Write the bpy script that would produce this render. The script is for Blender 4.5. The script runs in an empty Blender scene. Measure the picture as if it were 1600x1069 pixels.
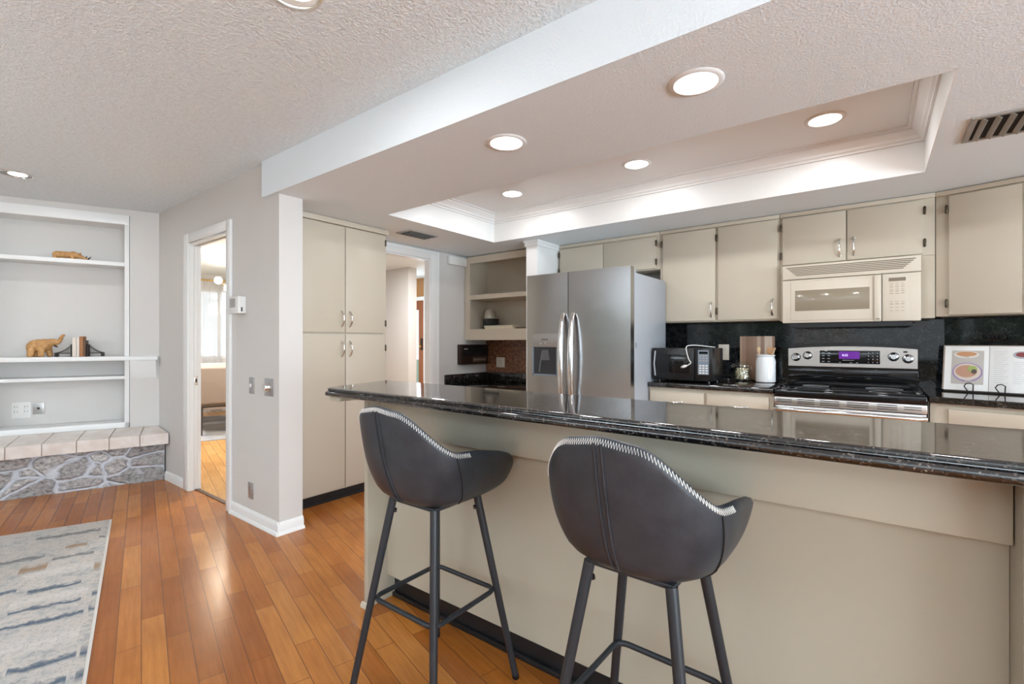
import bpy, bmesh, math, random
from mathutils import Matrix, Vector
random.seed(7)
SC = bpy.context.scene
COL = SC.collection
R = math.radians

# ------------------------------------------------------------------ camera
CAM_H = 1.25
YAW = math.atan(563.87 / 742.0)
cd = bpy.data.cameras.new('camera')
cam = bpy.data.objects.new('camera', cd)
COL.objects.link(cam)
cam.location = (0, 0, CAM_H)
cam.rotation_euler = (R(90), 0, YAW)
cd.sensor_width = 36.0
cd.lens = 742.0 / 1600.0 * 36.0
cd.clip_start = 0.02
SC.camera = cam

# ------------------------------------------------------------------ colour management, world
SC.view_settings.view_transform = 'Standard'
SC.view_settings.look = 'None'
SC.view_settings.gamma = 1.0
SC.view_settings.use_curve_mapping = False
SC.view_settings.exposure = 0.17
w = bpy.data.worlds.new('sky')
SC.world = w
w.use_nodes = True
w.node_tree.nodes['Background'].inputs[0].default_value = (0.86, 0.94, 1.0, 1)
w.node_tree.nodes['Background'].inputs[1].default_value = 1.4


def lamp_area(name, loc, direction, sx, sy, power, color=(1, 1, 1), spread=180):
    l = bpy.data.lights.new(name, 'AREA')
    l.shape = 'RECTANGLE'
    l.size, l.size_y = sx, sy
    l.energy = power
    l.color = color
    l.spread = R(spread)
    o = bpy.data.objects.new(name, l)
    COL.objects.link(o)
    o.location = loc
    o.rotation_euler = Vector(direction).to_track_quat('-Z', 'Y').to_euler()
    return o


# daylight entering through the living room's windows (behind and right of the camera)
DAY = (0.785, 0.905, 0.995)
lamp_area('daylight_garden_window', (-2.65, -4.12, 1.25), (-0.3, 1, 1.7), 2.4, 1.7, 190, DAY, 88)
lamp_area('daylight_back_window', (0.9, -4.12, 1.25), (-0.2, 1, 1.7), 2.4, 1.7, 120, DAY, 88)
lamp_area('daylight_sliding_door', (4.42, -0.9, 1.1), (-1, 0, 1.0), 3.0, 2.0, 340, DAY, 140)
lamp_area('daylight_kitchen_window', (4.42, 3.0, 1.55), (-1, -0.05, 0.45), 1.4, 1.0, 110, (0.72, 0.87, 1.0))
lamp_area('daylight_entry', (-6.9, 5.85, 1.3), (0.15, -1, 0), 0.6, 1.6, 30, DAY)

# ------------------------------------------------------------------ materials
MATS = {}


def new_mat(name):
    m = bpy.data.materials.new(name)
    m.use_nodes = True
    nt = m.node_tree
    b = nt.nodes['Principled BSDF']
    MATS[name] = m
    return m, nt, b


def simple(name, col, rough=0.5, metal=0.0, bump=None, spec=0.5, coat=0.0, emis=None, trans=0.0, alpha=1.0, ior=1.45):
    m, nt, b = new_mat(name)
    b.inputs['Base Color'].default_value = (*col, 1)
    b.inputs['Roughness'].default_value = rough
    b.inputs['Metallic'].default_value = metal
    b.inputs['Specular IOR Level'].default_value = spec
    b.inputs['Coat Weight'].default_value = coat
    b.inputs['Transmission Weight'].default_value = trans
    b.inputs['Alpha'].default_value = alpha
    b.inputs['IOR'].default_value = ior
    if emis:
        b.inputs['Emission Color'].default_value = (*emis[0], 1)
        b.inputs['Emission Strength'].default_value = emis[1]
    if bump:
        scale, strength, dist = bump
        n = nt.nodes.new('ShaderNodeTexNoise')
        n.inputs['Scale'].default_value = scale
        n.inputs['Detail'].default_value = 4
        bp = nt.nodes.new('ShaderNodeBump')
        bp.inputs['Strength'].default_value = strength
        bp.inputs['Distance'].default_value = dist
        tc = nt.nodes.new('ShaderNodeTexCoord')
        nt.links.new(tc.outputs['Object'], n.inputs['Vector'])
        nt.links.new(n.outputs['Fac'], bp.inputs['Height'])
        nt.links.new(bp.outputs['Normal'], b.inputs['Normal'])
    return m


def ramp(nt, stops, interp='LINEAR'):
    r = nt.nodes.new('ShaderNodeValToRGB')
    r.color_ramp.interpolation = interp
    el = r.color_ramp.elements
    while len(el) < len(stops):
        el.new(0.5)
    for e, (p, c) in zip(el, stops):
        e.position = p
        e.color = (*c, 1) if len(c) == 3 else c
    return r


def mixc(nt, fac, a, b, mode='MIX'):
    mx = nt.nodes.new('ShaderNodeMix')
    mx.data_type = 'RGBA'
    mx.blend_type = mode
    for sock, v in ((mx.inputs[0], fac), (mx.inputs[6], a), (mx.inputs[7], b)):
        if isinstance(v, bpy.types.NodeSocket):
            nt.links.new(v, sock)
        elif isinstance(v, (int, float)):
            sock.default_value = v
        else:
            sock.default_value = (*v, 1)
    return mx.outputs[2]


def mathn(nt, op, a, b=None, clamp=False):
    n = nt.nodes.new('ShaderNodeMath')
    n.operation = op
    n.use_clamp = clamp
    for i, v in enumerate((a, b)):
        if v is None:
            continue
        if isinstance(v, bpy.types.NodeSocket):
            nt.links.new(v, n.inputs[i])
        else:
            n.inputs[i].default_value = v
    return n.outputs[0]


def coords(nt, scale=(1, 1, 1), rot=(0, 0, 0), loc=(0, 0, 0)):
    tc = nt.nodes.new('ShaderNodeTexCoord')
    mp = nt.nodes.new('ShaderNodeMapping')
    mp.inputs['Scale'].default_value = scale
    mp.inputs['Rotation'].default_value = rot
    mp.inputs['Location'].default_value = loc
    nt.links.new(tc.outputs['Object'], mp.inputs['Vector'])
    return mp.outputs[0]


def stretch(nt, vec, scale):
    mp = nt.nodes.new('ShaderNodeMapping')
    mp.inputs['Scale'].default_value = scale
    nt.links.new(vec, mp.inputs['Vector'])
    return mp.outputs[0]


def noise(nt, vec, scale, detail=3, rough=0.5, out='Fac'):
    n = nt.nodes.new('ShaderNodeTexNoise')
    n.inputs['Scale'].default_value = scale
    n.inputs['Detail'].default_value = detail
    n.inputs['Roughness'].default_value = rough
    if vec is not None:
        nt.links.new(vec, n.inputs['Vector'])
    return n.outputs[out]


def voro(nt, vec, scale, feature='F1', out='Distance', rnd=1.0):
    n = nt.nodes.new('ShaderNodeTexVoronoi')
    n.feature = feature
    n.inputs['Scale'].default_value = scale
    n.inputs['Randomness'].default_value = rnd
    nt.links.new(vec, n.inputs['Vector'])
    return n.outputs[out]


def bump(nt, b, height, strength, dist):
    bp = nt.nodes.new('ShaderNodeBump')
    bp.inputs['Strength'].default_value = strength
    bp.inputs['Distance'].default_value = dist
    nt.links.new(height, bp.inputs['Height'])
    nt.links.new(bp.outputs['Normal'], b.inputs['Normal'])


M_wall = simple('white_wall_paint', (0.635, 0.608, 0.578), 0.55, bump=(60, 0.08, 0.004))
M_trim = simple('white_trim_paint', (0.80, 0.795, 0.78), 0.35)
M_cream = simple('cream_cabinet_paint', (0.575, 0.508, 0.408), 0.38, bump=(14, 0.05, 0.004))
M_cream_bar = simple('tan_cream_bar', (0.465, 0.422, 0.332), 0.42, bump=(14, 0.05, 0.004))  # darker and tanner than the cabinet cream
M_black_kick = simple('black_kick_board', (0.012, 0.012, 0.013), 0.3)
M_chrome = simple('brushed_nickel', (0.75, 0.73, 0.70), 0.22, 1.0)
M_dark_hinge = simple('aged_bronze', (0.085, 0.065, 0.045), 0.4, 0.7)
M_blackmetal = simple('black_powder_coat', (0.022, 0.025, 0.030), 0.42, 0.0, spec=0.5)
M_blackplastic = simple('black_plastic', (0.010, 0.010, 0.011), 0.25)
M_blackglass = simple('black_glass', (0.006, 0.006, 0.007), 0.06)
M_white_plastic = simple('white_plastic', (0.78, 0.77, 0.74), 0.4)
M_almond = simple('almond_plastic', (0.68, 0.61, 0.505), 0.35)
M_almond_window = simple('tan_tinted_glass', (0.30, 0.25, 0.18), 0.12)
M_almond_dark = simple('dark_tan_print', (0.22, 0.18, 0.13), 0.5)
M_grey_plate = simple('steel_wall_plate', (0.42, 0.41, 0.40), 0.35, 0.6)
M_fridge_side = simple('grey_painted_metal', (0.36, 0.38, 0.41), 0.35)
M_gasket = simple('dark_gasket', (0.03, 0.03, 0.033), 0.6)
M_dispenser = simple('taupe_dispenser_panel', (0.30, 0.28, 0.265), 0.35, 0.3)
M_ceramic = simple('white_ceramic', (0.82, 0.82, 0.82), 0.12)
M_paper = simple('page_paper', (0.84, 0.83, 0.81), 0.7)
M_lampglow = simple('lamp_glow', (1, 1, 1), 0.5, emis=((1.0, 0.96, 0.9), 9.0))
M_lampdim = simple('lamp_reflector', (0.85, 0.85, 0.83), 0.25, 0.3)
M_iron = simple('dark_iron', (0.028, 0.020, 0.015), 0.45, 0.5)
M_vent = simple('vent_grey', (0.40, 0.39, 0.37), 0.45, 0.2)
M_vent_dark = simple('duct_dark', (0.02, 0.02, 0.02), 0.9)
M_brass = simple('brass', (0.62, 0.42, 0.14), 0.25, 1.0)
M_bulb = simple('globe_bulb', (1, 1, 1), 0.3, emis=((1.0, 0.93, 0.82), 12.0))
M_linen = simple('beige_linen', (0.30, 0.235, 0.185), 0.85, bump=(300, 0.2, 0.002))
M_creamfab = simple('cream_fabric', (0.72, 0.66, 0.55), 0.85)
M_darkwood = simple('dark_wood_leg', (0.05, 0.035, 0.028), 0.4)
M_lightwood = simple('light_oak', (0.55, 0.40, 0.24), 0.4)
M_rustwood = simple('red_brown_door', (0.26, 0.088, 0.035), 0.35, bump=(30, 0.1, 0.003))
M_stitch = simple('white_thread', (0.82, 0.80, 0.76), 0.7)
M_purple = simple('purple_display', (0.03, 0.0, 0.08), 0.2, emis=((0.20, 0.03, 0.42), 0.55))
M_digit = simple('display_digits', (0.5, 0.4, 0.9), 0.3, emis=((0.75, 0.62, 1.0), 1.3))
M_print = simple('grey_print', (0.35, 0.36, 0.38), 0.5)
M_smoke = simple('smoky_glass', (0.05, 0.055, 0.05), 0.08, trans=0.35)
M_blueprint = simple('blue_grey_panel', (0.19, 0.235, 0.29), 0.3)
M_spoon = simple('pale_wood_spoon', (0.60, 0.42, 0.25), 0.6)
M_spoon2 = simple('tan_wood_spoon', (0.50, 0.29, 0.14), 0.6)
M_brownplastic = simple('dark_brown_plastic', (0.022, 0.011, 0.008), 0.3)
M_exterior = simple('garden_green', (0.20, 0.27, 0.19), 0.9)
M_threshold = simple('threshold_dark', (0.10, 0.05, 0.03), 0.4)


def popcorn():
    m, nt, b = new_mat('popcorn_ceiling')
    v = coords(nt)
    n1 = noise(nt, v, 95, 3, 0.6)
    n2 = noise(nt, v, 40, 2, 0.5)
    h = mathn(nt, 'ADD', mathn(nt, 'MULTIPLY', n1, 0.7), mathn(nt, 'MULTIPLY', n2, 0.5))
    r = ramp(nt, [(0.42, (0.76, 0.81, 0.83)), (0.72, (0.86, 0.91, 0.935))])
    nt.links.new(h, r.inputs[0])
    nt.links.new(r.outputs[0], b.inputs['Base Color'])
    b.inputs['Roughness'].default_value = 0.9
    bump(nt, b, h, 0.85, 0.016)
    return m


M_popcorn = popcorn()


def soffit():
    m, nt, b = new_mat('orange_peel_ceiling')
    v = coords(nt)
    n1 = noise(nt, v, 120, 3, 0.55)
    b.inputs['Base Color'].default_value = (0.80, 0.868, 0.91, 1)
    b.inputs['Roughness'].default_value = 0.6
    bump(nt, b, n1, 0.35, 0.006)
    return m


M_soffit = soffit()


def plank_floor(name, cols, rough, rotz):
    m, nt, b = new_mat(name)
    v = coords(nt, rot=(0, 0, rotz))
    br = nt.nodes.new('ShaderNodeTexBrick')
    br.offset = 0.37
    br.offset_frequency = 2
    br.inputs['Scale'].default_value = 1.0
    br.inputs['Mortar Size'].default_value = 0.0016
    br.inputs['Mortar Smooth'].default_value = 0.2
    br.inputs['Brick Width'].default_value = 0.62
    br.inputs['Row Height'].default_value = 0.083
    br.inputs['Color1'].default_value = (0, 0, 0, 1)
    br.inputs['Color2'].default_value = (1, 1, 1, 1)
    br.inputs['Mortar'].default_value = (0.5, 0.5, 0.5, 1)
    br.inputs['Bias'].default_value = 0.0
    nt.links.new(v, br.inputs['Vector'])
    r = ramp(nt, cols)
    nt.links.new(br.outputs['Color'], r.inputs[0])
    vg = stretch(nt, v, (1.0, 14, 1))
    g = noise(nt, vg, 4.5, 5, 0.6)
    gr = ramp(nt, [(0.3, (0.84, 0.80, 0.76)), (0.7, (1.10, 1.10, 1.10))])
    nt.links.new(g, gr.inputs[0])
    c = mixc(nt, 1.0, r.outputs[0], gr.outputs[0], 'MULTIPLY')
    big = noise(nt, v, 1.7, 3, 0.6)
    bgr = ramp(nt, [(0.3, (0.86, 0.82, 0.80)), (0.65, (1.05, 1.05, 1.05))])
    nt.links.new(big, bgr.inputs[0])
    c = mixc(nt, 1.0, c, bgr.outputs[0], 'MULTIPLY')
    c = mixc(nt, mathn(nt, 'MULTIPLY', br.outputs['Fac'], 0.8), c, (0.10, 0.04, 0.018))
    nt.links.new(c, b.inputs['Base Color'])
    wob = noise(nt, stretch(nt, v, (1, 3, 1)), 7.0, 3, 0.5)
    rr = mathn(nt, 'ADD', mathn(nt, 'MULTIPLY', wob, 0.10), rough)
    nt.links.new(rr, b.inputs['Roughness'])
    h = mathn(nt, 'SUBTRACT', mathn(nt, 'MULTIPLY', wob, 0.55), mathn(nt, 'MULTIPLY', br.outputs['Fac'], 0.5))
    bump(nt, b, h, 0.13, 0.004)
    b.inputs['Specular IOR Level'].default_value = 0.36
    return m


PLANK_ROT = R(14.8)
M_floor = plank_floor('orange_wood_floor', [(0.0, (0.345, 0.108, 0.019)), (0.35, (0.41, 0.138, 0.024)), (0.7, (0.46, 0.163, 0.029)), (1.0, (0.54, 0.215, 0.044))], 0.17, PLANK_ROT)
M_floor2 = plank_floor('pale_wood_floor', [(0.0, (0.55, 0.29, 0.09)), (1.0, (0.66, 0.37, 0.13))], 0.2, PLANK_ROT)


def granite(name, base, fleck, rough=0.07, scale=1.0, ior=1.5):
    m, nt, b = new_mat(name)
    v = coords(nt, scale=(scale,) * 3)
    vd = voro(nt, v, 250, 'F1', 'Color')
    sep = nt.nodes.new('ShaderNodeSeparateColor')
    nt.links.new(vd, sep.inputs[0])
    r1 = ramp(nt, [(0.0, base), (0.80, tuple(x * 2.0 for x in base)), (0.90, tuple(x * 0.5 for x in fleck)), (0.97, fleck)])
    nt.links.new(sep.outputs[0], r1.inputs[0])
    n2 = noise(nt, v, 22, 4, 0.7)
    r2 = ramp(nt, [(0.42, (0.25, 0.25, 0.25)), (0.68, (1.25, 1.25, 1.25))])
    nt.links.new(n2, r2.inputs[0])
    c = mixc(nt, 1.0, r1.outputs[0], r2.outputs[0], 'MULTIPLY')
    nt.links.new(c, b.inputs['Base Color'])
    b.inputs['Roughness'].default_value = rough
    b.inputs['IOR'].default_value = ior
    return m


M_granite = granite('black_speckled_granite', (0.012, 0.010, 0.010), (0.20, 0.175, 0.155), 0.06, ior=1.72)
M_splash = granite('dark_granite_backsplash', (0.011, 0.012, 0.014), (0.075, 0.085, 0.09), 0.07)


def rust_granite():
    m, nt, b = new_mat('rust_brown_stone')
    v = coords(nt)
    n = noise(nt, v, 26, 5, 0.7)
    r = ramp(nt, [(0.3, (0.05, 0.018, 0.010)), (0.5, (0.21, 0.085, 0.042)), (0.66, (0.34, 0.16, 0.085)), (0.8, (0.48, 0.36, 0.27))])
    nt.links.new(n, r.inputs[0])
    nt.links.new(r.outputs[0], b.inputs['Base Color'])
    b.inputs['Roughness'].default_value = 0.25
    return m


M_rust = rust_granite()


def steel(name, col, rough, axis):
    m, nt, b = new_mat(name)
    sc = [1.5, 1.5, 1.5]
    sc = [300 if i != axis else 2.5 for i in range(3)]
    v = coords(nt, scale=tuple(sc))
    n = noise(nt, v, 1.0, 2, 0.5)
    rr = mathn(nt, 'ADD', mathn(nt, 'MULTIPLY', n, 0.07), rough)
    nt.links.new(rr, b.inputs['Roughness'])
    b.inputs['Base Color'].default_value = (*col, 1)
    b.inputs['Metallic'].default_value = 1.0
    v2 = coords(nt, scale=(1, 1, 1))
    n2 = noise(nt, v2, 2.2, 2, 0.5)
    bump(nt, b, n2, 0.10, 0.05)
    return m


M_steel = steel('brushed_stainless_door', (0.43, 0.425, 0.425), 0.20, 0)
M_steel_bar = simple('polished_stainless', (0.72, 0.72, 0.73), 0.16, 1.0)
M_steel_range = simple('stainless_trim', (0.55, 0.53, 0.51), 0.34, 1.0)


def leather():
    m, nt, b = new_mat('charcoal_leather')
    v = coords(nt)
    n = noise(nt, v, 9, 4, 0.65)
    r = ramp(nt, [(0.35, (0.021, 0.025, 0.032)), (0.7, (0.040, 0.045, 0.054))])
    nt.links.new(n, r.inputs[0])
    cr = voro(nt, v, 55, 'DISTANCE_TO_EDGE')
    crr = ramp(nt, [(0.0, (1.3, 1.3, 1.3)), (0.03, (1, 1, 1))])
    nt.links.new(cr, crr.inputs[0])
    nt.links.new(mixc(nt, 0.35, r.outputs[0], mixc(nt, 1.0, r.outputs[0], crr.outputs[0], 'MULTIPLY')), b.inputs['Base Color'])
    b.inputs['Roughness'].default_value = 0.40
    b.inputs['Specular IOR Level'].default_value = 0.42
    gr = voro(nt, v, 380, 'F1')
    bump(nt, b, mathn(nt, 'ADD', mathn(nt, 'MULTIPLY', gr, 0.4), n), 0.12, 0.004)
    return m


M_leather = leather()


def stone():
    m, nt, b = new_mat('painted_field_stone')
    v0 = coords(nt, scale=(1, 1, 1.55))
    wob = noise(nt, v0, 5, 3, 0.5, 'Color')
    vm = nt.nodes.new('ShaderNodeVectorMath')
    vm.operation = 'MULTIPLY_ADD'
    nt.links.new(wob, vm.inputs[0])
    vm.inputs[1].default_value = (0.10, 0.10, 0.10)
    nt.links.new(v0, vm.inputs[2])
    d = voro(nt, vm.outputs[0], 4.3, 'DISTANCE_TO_EDGE', rnd=1.0)
    edge = ramp(nt, [(0.030, (0, 0, 0)), (0.085, (1, 1, 1))])
    nt.links.new(d, edge.inputs[0])
    n = noise(nt, v0, 34, 6, 0.75)
    r = ramp(nt, [(0.34, (0.09, 0.085, 0.085)), (0.44, (0.38, 0.36, 0.355)), (0.60, (0.66, 0.64, 0.635))])
    nt.links.new(n, r.inputs[0])
    n3 = noise(nt, v0, 12, 3, 0.6)
    r3 = ramp(nt, [(0.3, (0.58, 0.60, 0.66)), (0.7, (0.80, 0.81, 0.86))])
    nt.links.new(n3, r3.inputs[0])
    cell = nt.nodes.new('ShaderNodeSeparateColor')
    nt.links.new(voro(nt, vm.outputs[0], 4.3, 'F1', 'Color', 1.0), cell.inputs[0])
    cr = ramp(nt, [(0.0, (0.75, 0.74, 0.74)), (1.0, (1.35, 1.33, 1.30))])
    nt.links.new(cell.outputs[0], cr.inputs[0])
    c = mixc(nt, edge.outputs[0], r3.outputs[0], mixc(nt, 1.0, r.outputs[0], cr.outputs[0], 'MULTIPLY'))
    nt.links.new(c, b.inputs['Base Color'])
    b.inputs['Roughness'].default_value = 0.55
    h = mathn(nt, 'ADD', edge.outputs[0], mathn(nt, 'MULTIPLY', n, 0.6))
    bump(nt, b, h, 0.8, 0.03)
    return m


M_stone = stone()


def tilemat():
    m, nt, b = new_mat('blush_glazed_tile')
    v = coords(nt)
    n = noise(nt, v, 7, 4, 0.6)
    r = ramp(nt, [(0.3, (0.64, 0.54, 0.48)), (0.7, (0.78, 0.71, 0.66))])
    nt.links.new(n, r.inputs[0])
    nt.links.new(r.outputs[0], b.inputs['Base Color'])
    b.inputs['Roughness'].default_value = 0.22
    return m


M_tile = tilemat()
M_grout = simple('tan_grout', (0.42, 0.34, 0.27), 0.85)


def rugmat():
    m, nt, b = new_mat('distressed_rug')
    tc = nt.nodes.new('ShaderNodeTexCoord')
    v = tc.outputs['Object']
    sx = nt.nodes.new('ShaderNodeSeparateXYZ')
    nt.links.new(v, sx.inputs[0])
    x, y = sx.outputs[0], sx.outputs[1]      # x along the long edge, y negative into the rug
    c2 = mathn(nt, 'MULTIPLY', y, -1.0)
    wobn = noise(nt, v, 18, 3, 0.6)
    c1 = mathn(nt, 'ADD', mathn(nt, 'ADD', x, mathn(nt, 'MULTIPLY', c2, 0.109)), mathn(nt, 'MULTIPLY', mathn(nt, 'SUBTRACT', wobn, 0.5), 0.09))
    base = noise(nt, v, 8.5, 7, 0.78)
    c = ramp(nt, [(0.32, (0.25, 0.255, 0.265)), (0.43, (0.46, 0.44, 0.415)), (0.56, (0.55, 0.49, 0.435)), (0.68, (0.33, 0.345, 0.37))])
    nt.links.new(base, c.inputs[0])
    fine = noise(nt, v, 70, 4, 0.75)
    mid = noise(nt, v, 36, 6, 0.85)
    col = c.outputs[0]
    def rect(xc, wx, ya, yb, soft=0.6):
        d = mathn(nt, 'ABSOLUTE', mathn(nt, 'SUBTRACT', c1, xc))
        mx = mathn(nt, 'SUBTRACT', 1.0, mathn(nt, 'DIVIDE', d, wx), True)
        a = mathn(nt, 'GREATER_THAN', c2, ya)
        b_ = mathn(nt, 'LESS_THAN', c2, yb)
        return mathn(nt, 'MULTIPLY', mx, mathn(nt, 'MULTIPLY', a, b_))
    def paint(col, mask, rgb, gain=2.2, cut=0.62):
        f = mathn(nt, 'MULTIPLY', mathn(nt, 'SUBTRACT', mathn(nt, 'ADD', mask, mid), cut), gain, True)
        f = mathn(nt, 'MULTIPLY', f, mathn(nt, 'GREATER_THAN', mask, 0.001))
        return mixc(nt, f, col, rgb)
    # pale cartouche bands, tan corner blocks, then dark blue worn dashes
    for xc, wx, ya, yb in ((0.82, 0.10, 0.05, 0.33), (1.16, 0.09, 0.05, 0.33), (1.62, 0.13, 0.05, 0.45)):
        col = paint(col, rect(xc, wx, ya, yb), (0.60, 0.555, 0.51), 1.4, 0.8)
    for xc, wx, ya, yb in ((0.45, 0.06, 0.10, 0.20), (0.72, 0.10, 0.25, 0.36), (0.86, 0.13, 0.020, 0.045)):
        col = paint(col, rect(xc, wx, ya, yb), (0.36, 0.24, 0.15), 2.0, 0.85)
    for xc, wx, ya, yb in ((0.62, 0.05, 0.06, 0.24), (0.20, 0.05, 0.05, 0.36), (0.36, 0.04, 0.02, 0.05), (0.54, 0.05, 0.28, 0.6)):
        col = paint(col, rect(xc, wx, ya, yb), (0.20, 0.20, 0.20), 2.0, 0.80)
    for xc, wx, ya, yb in ((1.05, 0.050, 0.085, 0.285), (1.00, 0.05, 0.33, 0.40), (1.265, 0.040, 0.07, 0.32), (1.415, 0.042, 0.05, 0.34), (1.805, 0.050, 0.045, 0.24), (1.97, 0.05, 0.06, 0.2),
                           (1.24, 0.06, 0.010, 0.032), (1.40, 0.06, 0.010, 0.034), (1.80, 0.07, 0.008, 0.034), (1.96, 0.07, 0.010, 0.034), (1.66, 0.05, 0.36, 0.5), (1.50, 0.05, 0.38, 0.55), (1.30, 0.04, 0.40, 0.6), (2.2, 0.06, 0.03, 0.3)):
        col = paint(col, rect(xc, wx, ya, yb), (0.095, 0.125, 0.165), 1.9, 0.82)
    spk = ramp(nt, [(0.54, (0, 0, 0)), (0.62, (1, 1, 1))])
    nt.links.new(fine, spk.inputs[0])
    col = mixc(nt, mathn(nt, 'MULTIPLY', spk.outputs[0], 0.45), col, (0.22, 0.215, 0.21))
    mot = ramp(nt, [(0.50, (0, 0, 0)), (0.60, (1, 1, 1))])
    nt.links.new(mid, mot.inputs[0])
    col = mixc(nt, mathn(nt, 'MULTIPLY', mot.outputs[0], 0.38), col, (0.30, 0.30, 0.31))
    edge = mathn(nt, 'MULTIPLY', mathn(nt, 'LESS_THAN', c2, 0.032), mathn(nt, 'GREATER_THAN', mid, 0.52))
    col = mixc(nt, mathn(nt, 'MULTIPLY', edge, 0.45), col, (0.30, 0.29, 0.28))
    nt.links.new(col, b.inputs['Base Color'])
    b.inputs['Roughness'].default_value = 0.95
    b.inputs['Specular IOR Level'].default_value = 0.1
    bump(nt, b, fine, 0.4, 0.004)
    return m


M_rug = rugmat()
M_rugedge = simple('rug_binding', (0.62, 0.58, 0.53), 0.9)


def dining_rug():
    m, nt, b = new_mat('faded_blue_grey_rug')
    v = coords(nt)
    n = noise(nt, v, 2.5, 5, 0.65)
    r = ramp(nt, [(0.35, (0.20, 0.22, 0.26)), (0.5, (0.36, 0.35, 0.34)), (0.7, (0.48, 0.40, 0.32))])
    nt.links.new(n, r.inputs[0])
    nt.links.new(r.outputs[0], b.inputs['Base Color'])
    b.inputs['Roughness'].default_value = 0.95
    return m


M_drug = dining_rug()


def carved():
    m, nt, b = new_mat('carved_honey_wood')
    v = coords(nt, scale=(1, 1, 1))
    n = noise(nt, v, 28, 4, 0.6)
    r = ramp(nt, [(0.3, (0.36, 0.165, 0.05)), (0.55, (0.58, 0.31, 0.115)), (0.8, (0.68, 0.43, 0.20))])
    nt.links.new(n, r.inputs[0])
    nt.links.new(r.outputs[0], b.inputs['Base Color'])
    b.inputs['Roughness'].default_value = 0.5
    bump(nt, b, voro(nt, v, 75, 'F1'), 0.5, 0.006)
    return m


M_carved = carved()


def board_wood():
    m, nt, b = new_mat('striped_board_wood')
    v = coords(nt)
    sx = nt.nodes.new('ShaderNodeSeparateXYZ')
    nt.links.new(v, sx.inputs[0])
    st = mathn(nt, 'FLOOR', mathn(nt, 'MULTIPLY', sx.outputs[0], 36.0))
    wn = nt.nodes.new('ShaderNodeTexWhiteNoise')
    wn.noise_dimensions = '1D'
    nt.links.new(st, wn.inputs['W'])
    r = ramp(nt, [(0.0, (0.27, 0.155, 0.10)), (0.4, (0.42, 0.27, 0.19)), (0.7, (0.56, 0.42, 0.31)), (1.0, (0.66, 0.54, 0.43))])
    nt.links.new(wn.outputs['Value'], r.inputs[0])
    nt.links.new(r.outputs[0], b.inputs['Base Color'])
    b.inputs['Roughness'].default_value = 0.5
    return m


M_board = board_wood()


def sheer():
    m, nt, b = new_mat('sheer_white_voile')
    out = nt.nodes['Material Output']
    d = nt.nodes.new('ShaderNodeBsdfDiffuse')
    d.inputs[0].default_value = (0.85, 0.85, 0.86, 1)
    t = nt.nodes.new('ShaderNodeBsdfTranslucent')
    t.inputs[0].default_value = (0.85, 0.86, 0.88, 1)
    tr = nt.nodes.new('ShaderNodeBsdfTransparent')
    a = nt.nodes.new('ShaderNodeMixShader')
    a.inputs[0].default_value = 0.55
    nt.links.new(d.outputs[0], a.inputs[1])
    nt.links.new(t.outputs[0], a.inputs[2])
    a2 = nt.nodes.new('ShaderNodeMixShader')
    a2.inputs[0].default_value = 0.40
    nt.links.new(a.outputs[0], a2.inputs[1])
    nt.links.new(tr.outputs[0], a2.inputs[2])
    nt.links.new(a2.outputs[0], out.inputs['Surface'])
    return m


M_sheer = sheer()


def pane():
    m, nt, b = new_mat('window_pane')
    out = nt.nodes['Material Output']
    g = nt.nodes.new('ShaderNodeBsdfGlossy')
    g.inputs['Roughness'].default_value = 0.02
    tr = nt.nodes.new('ShaderNodeBsdfTransparent')
    a = nt.nodes.new('ShaderNodeMixShader')
    a.inputs[0].default_value = 0.93
    nt.links.new(g.outputs[0], a.inputs[1])
    nt.links.new(tr.outputs[0], a.inputs[2])
    nt.links.new(a.outputs[0], out.inputs['Surface'])
    return m


M_pane = pane()
def thin_glass():
    m, nt, b = new_mat('thin_clear_glass')
    out = nt.nodes['Material Output']
    g = nt.nodes.new('ShaderNodeBsdfGlossy')
    g.inputs['Roughness'].default_value = 0.03
    tr = nt.nodes.new('ShaderNodeBsdfTransparent')
    tr.inputs[0].default_value = (0.95, 0.97, 0.95, 1)
    a = nt.nodes.new('ShaderNodeMixShader')
    a.inputs[0].default_value = 0.10
    nt.links.new(tr.outputs[0], a.inputs[1])
    nt.links.new(g.outputs[0], a.inputs[2])
    nt.links.new(a.outputs[0], out.inputs['Surface'])
    return m


M_glass = thin_glass()
M_panel_wood = simple('golden_panel_wood', (0.42, 0.21, 0.08), 0.4, bump=(20, 0.1, 0.003))


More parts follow.
